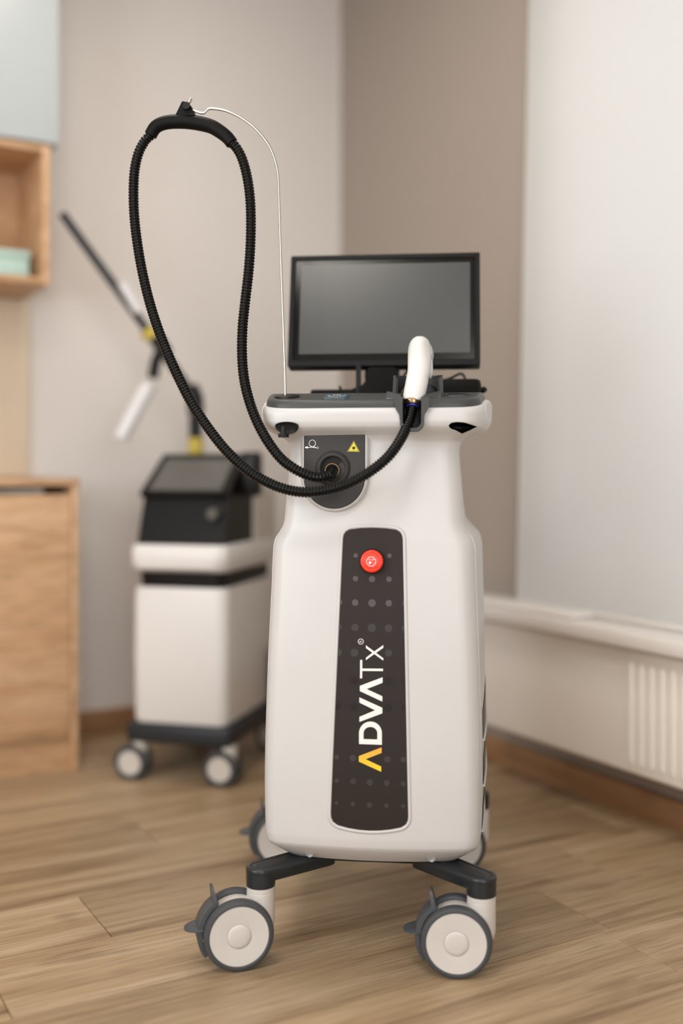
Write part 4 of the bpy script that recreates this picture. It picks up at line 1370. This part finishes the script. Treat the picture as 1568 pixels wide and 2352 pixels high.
# rear housing and console
g = G(); g.add(*loft([rsec(.143, .02, .226, .03, .66), rsec(.143, .02, .226, .03, .80), rsec(.138, .03, .222, .03, .825)])); g.build('rear_housing', 'm2grey', m2, 50)
v = []
for x in (-.130, .130):
    v += [(x, -.215, .667), (x, -.170, .795), (x, -.175, .800), (x, -.03, .905), (x, .06, .905), (x, .06, .667)]
obj('console', v, [(0, 1, 2, 3, 4, 5), (11, 10, 9, 8, 7, 6)] + [(i, (i + 1) % 6, 6 + (i + 1) % 6, 6 + i) for i in range(6)], 'm2black', m2, 20)
e1, e2 = Vector((0, -.178, .802)), Vector((0, -.033, .907))
nn = Vector((0, -(e2 - e1).z, (e2 - e1).y)).normalized()
v = []
for off in (0.0, .014):
    for x, t in ((-.135, -.02), (.135, -.02), (.130, 1.06), (-.130, 1.06)):
        p = e1 + (e2 - e1) * t + nn * off; v.append((x, p.y, p.z))
scr = obj('screen_frame', v, [(0, 1, 2, 3), (4, 5, 6, 7), (0, 1, 5, 4), (1, 2, 6, 5), (2, 3, 7, 6), (3, 0, 4, 7)], 'm2black', m2, 20)
v = []
for off in (.012, .0155):
    for x, t in ((-.112, .06), (.108, .06), (.104, .90), (-.108, .90)):
        p = e1 + (e2 - e1) * t + nn * off; v.append((x, p.y, p.z))
obj('screen', v, [(0, 1, 2, 3), (4, 5, 6, 7), (0, 1, 5, 4), (1, 2, 6, 5), (2, 3, 7, 6), (3, 0, 4, 7)], 'm2screen', scr, 20)
g = G(); g.add(*lathe([(.016, -.012), (.016, .02), (.012, .028)], 20, 'y', (.095, -.20, .755))); kb = g.build('key_switch', 'vent', m2)
obj('side_holster', *bbox((.135, -.10, .80), (.185, -.03, .93), .012), 'm2black', m2)
obj('base_frame', *bbox((-.158, -.235, .108), (.158, .235, .166), .016, 3), 'm2base', m2)
for lx, ly in ((-.145, -.205), (.125, -.205), (-.135, .20), (.135, .20)):
    g = G(); g.add(*lathe([(.020, .075), (.022, .112)], 20, 'z', (lx + .02, ly, 0)))
    g.add(*lathe([(.040, -.010), (.040, .010)], 24, 'y', (lx, ly, .052)))
    cs = g.build('caster', 'm2grey', m2, 40)
    for s in (-1, 1):
        yo, yi = s * .030, s * .011
        v, f = lathe([(.030, yi), (.047, yi), (.050, yi + s * .005), (.050, yo - s * .005), (.046, yo), (.034, yo - s * .001)], 32, 'y', (lx, ly, .050), False)
        obj('tyre', v, f, 'tyre', cs, 40)
        v, f = lathe([(.034, yo - s * .001), (.010, yo - s * .002), (.0005, yo - s * .002)], 24, 'y', (lx, ly, .050), False)
        obj('wheel_cover', v, f, 'm2grey', cs, 40)
obj('rear_wheel_guard', *bbox((.15, .12, .17), (.20, .235, .33), .02), 'm2black', m2)
# articulated arm
def w2l(p):
    d = Vector(p) - m2.location; c, s = math.cos(Y2), math.sin(Y2)
    return Vector((c * d.x + s * d.y, -s * d.x + c * d.y, d.z))
def seg(name, pts, r, m, par=m2):
    P, _ = spline([w2l(W(*p)) for p in pts], 24); return obj(name, *tube(P, r, 18), m, par, 40)
seg('arm_column', [(449, 1075, 3.40), (449, 1000, 3.40), (449, 940, 3.40)], .021, 'm2black')
seg('column_ring', [(449, 1042, 3.40), (449, 1006, 3.40)], .0245, 'ring')
seg('arm_elbow', [(449, 950, 3.40), (448, 915, 3.40), (436, 888, 3.40)], .026, 'm2black')
bm_ = seg('arm_boom', [(440, 900, 3.40), (400, 845, 3.38), (350, 775, 3.36), (240, 625, 3.30), (142, 490, 3.25)], .0135, 'm2base')
seg('boom_ring', [(350, 775, 3.355), (336, 757, 3.35)], .026, 'ring')
seg('boom_sleeve', [(318, 716, 3.335), (278, 650, 3.315)], .0165, 'acry')
seg('wrist_joint', [(382, 815, 3.36), (366, 790, 3.355), (358, 778, 3.355)], .024, 'm2black')
seg('wrist_link', [(372, 800, 3.33), (358, 830, 3.325), (351, 868, 3.32)], .017, 'm2black')
seg('tip_tube', [(342, 885, 3.31), (312, 940, 3.30), (277, 1006, 3.29)], .0235, 'acry')
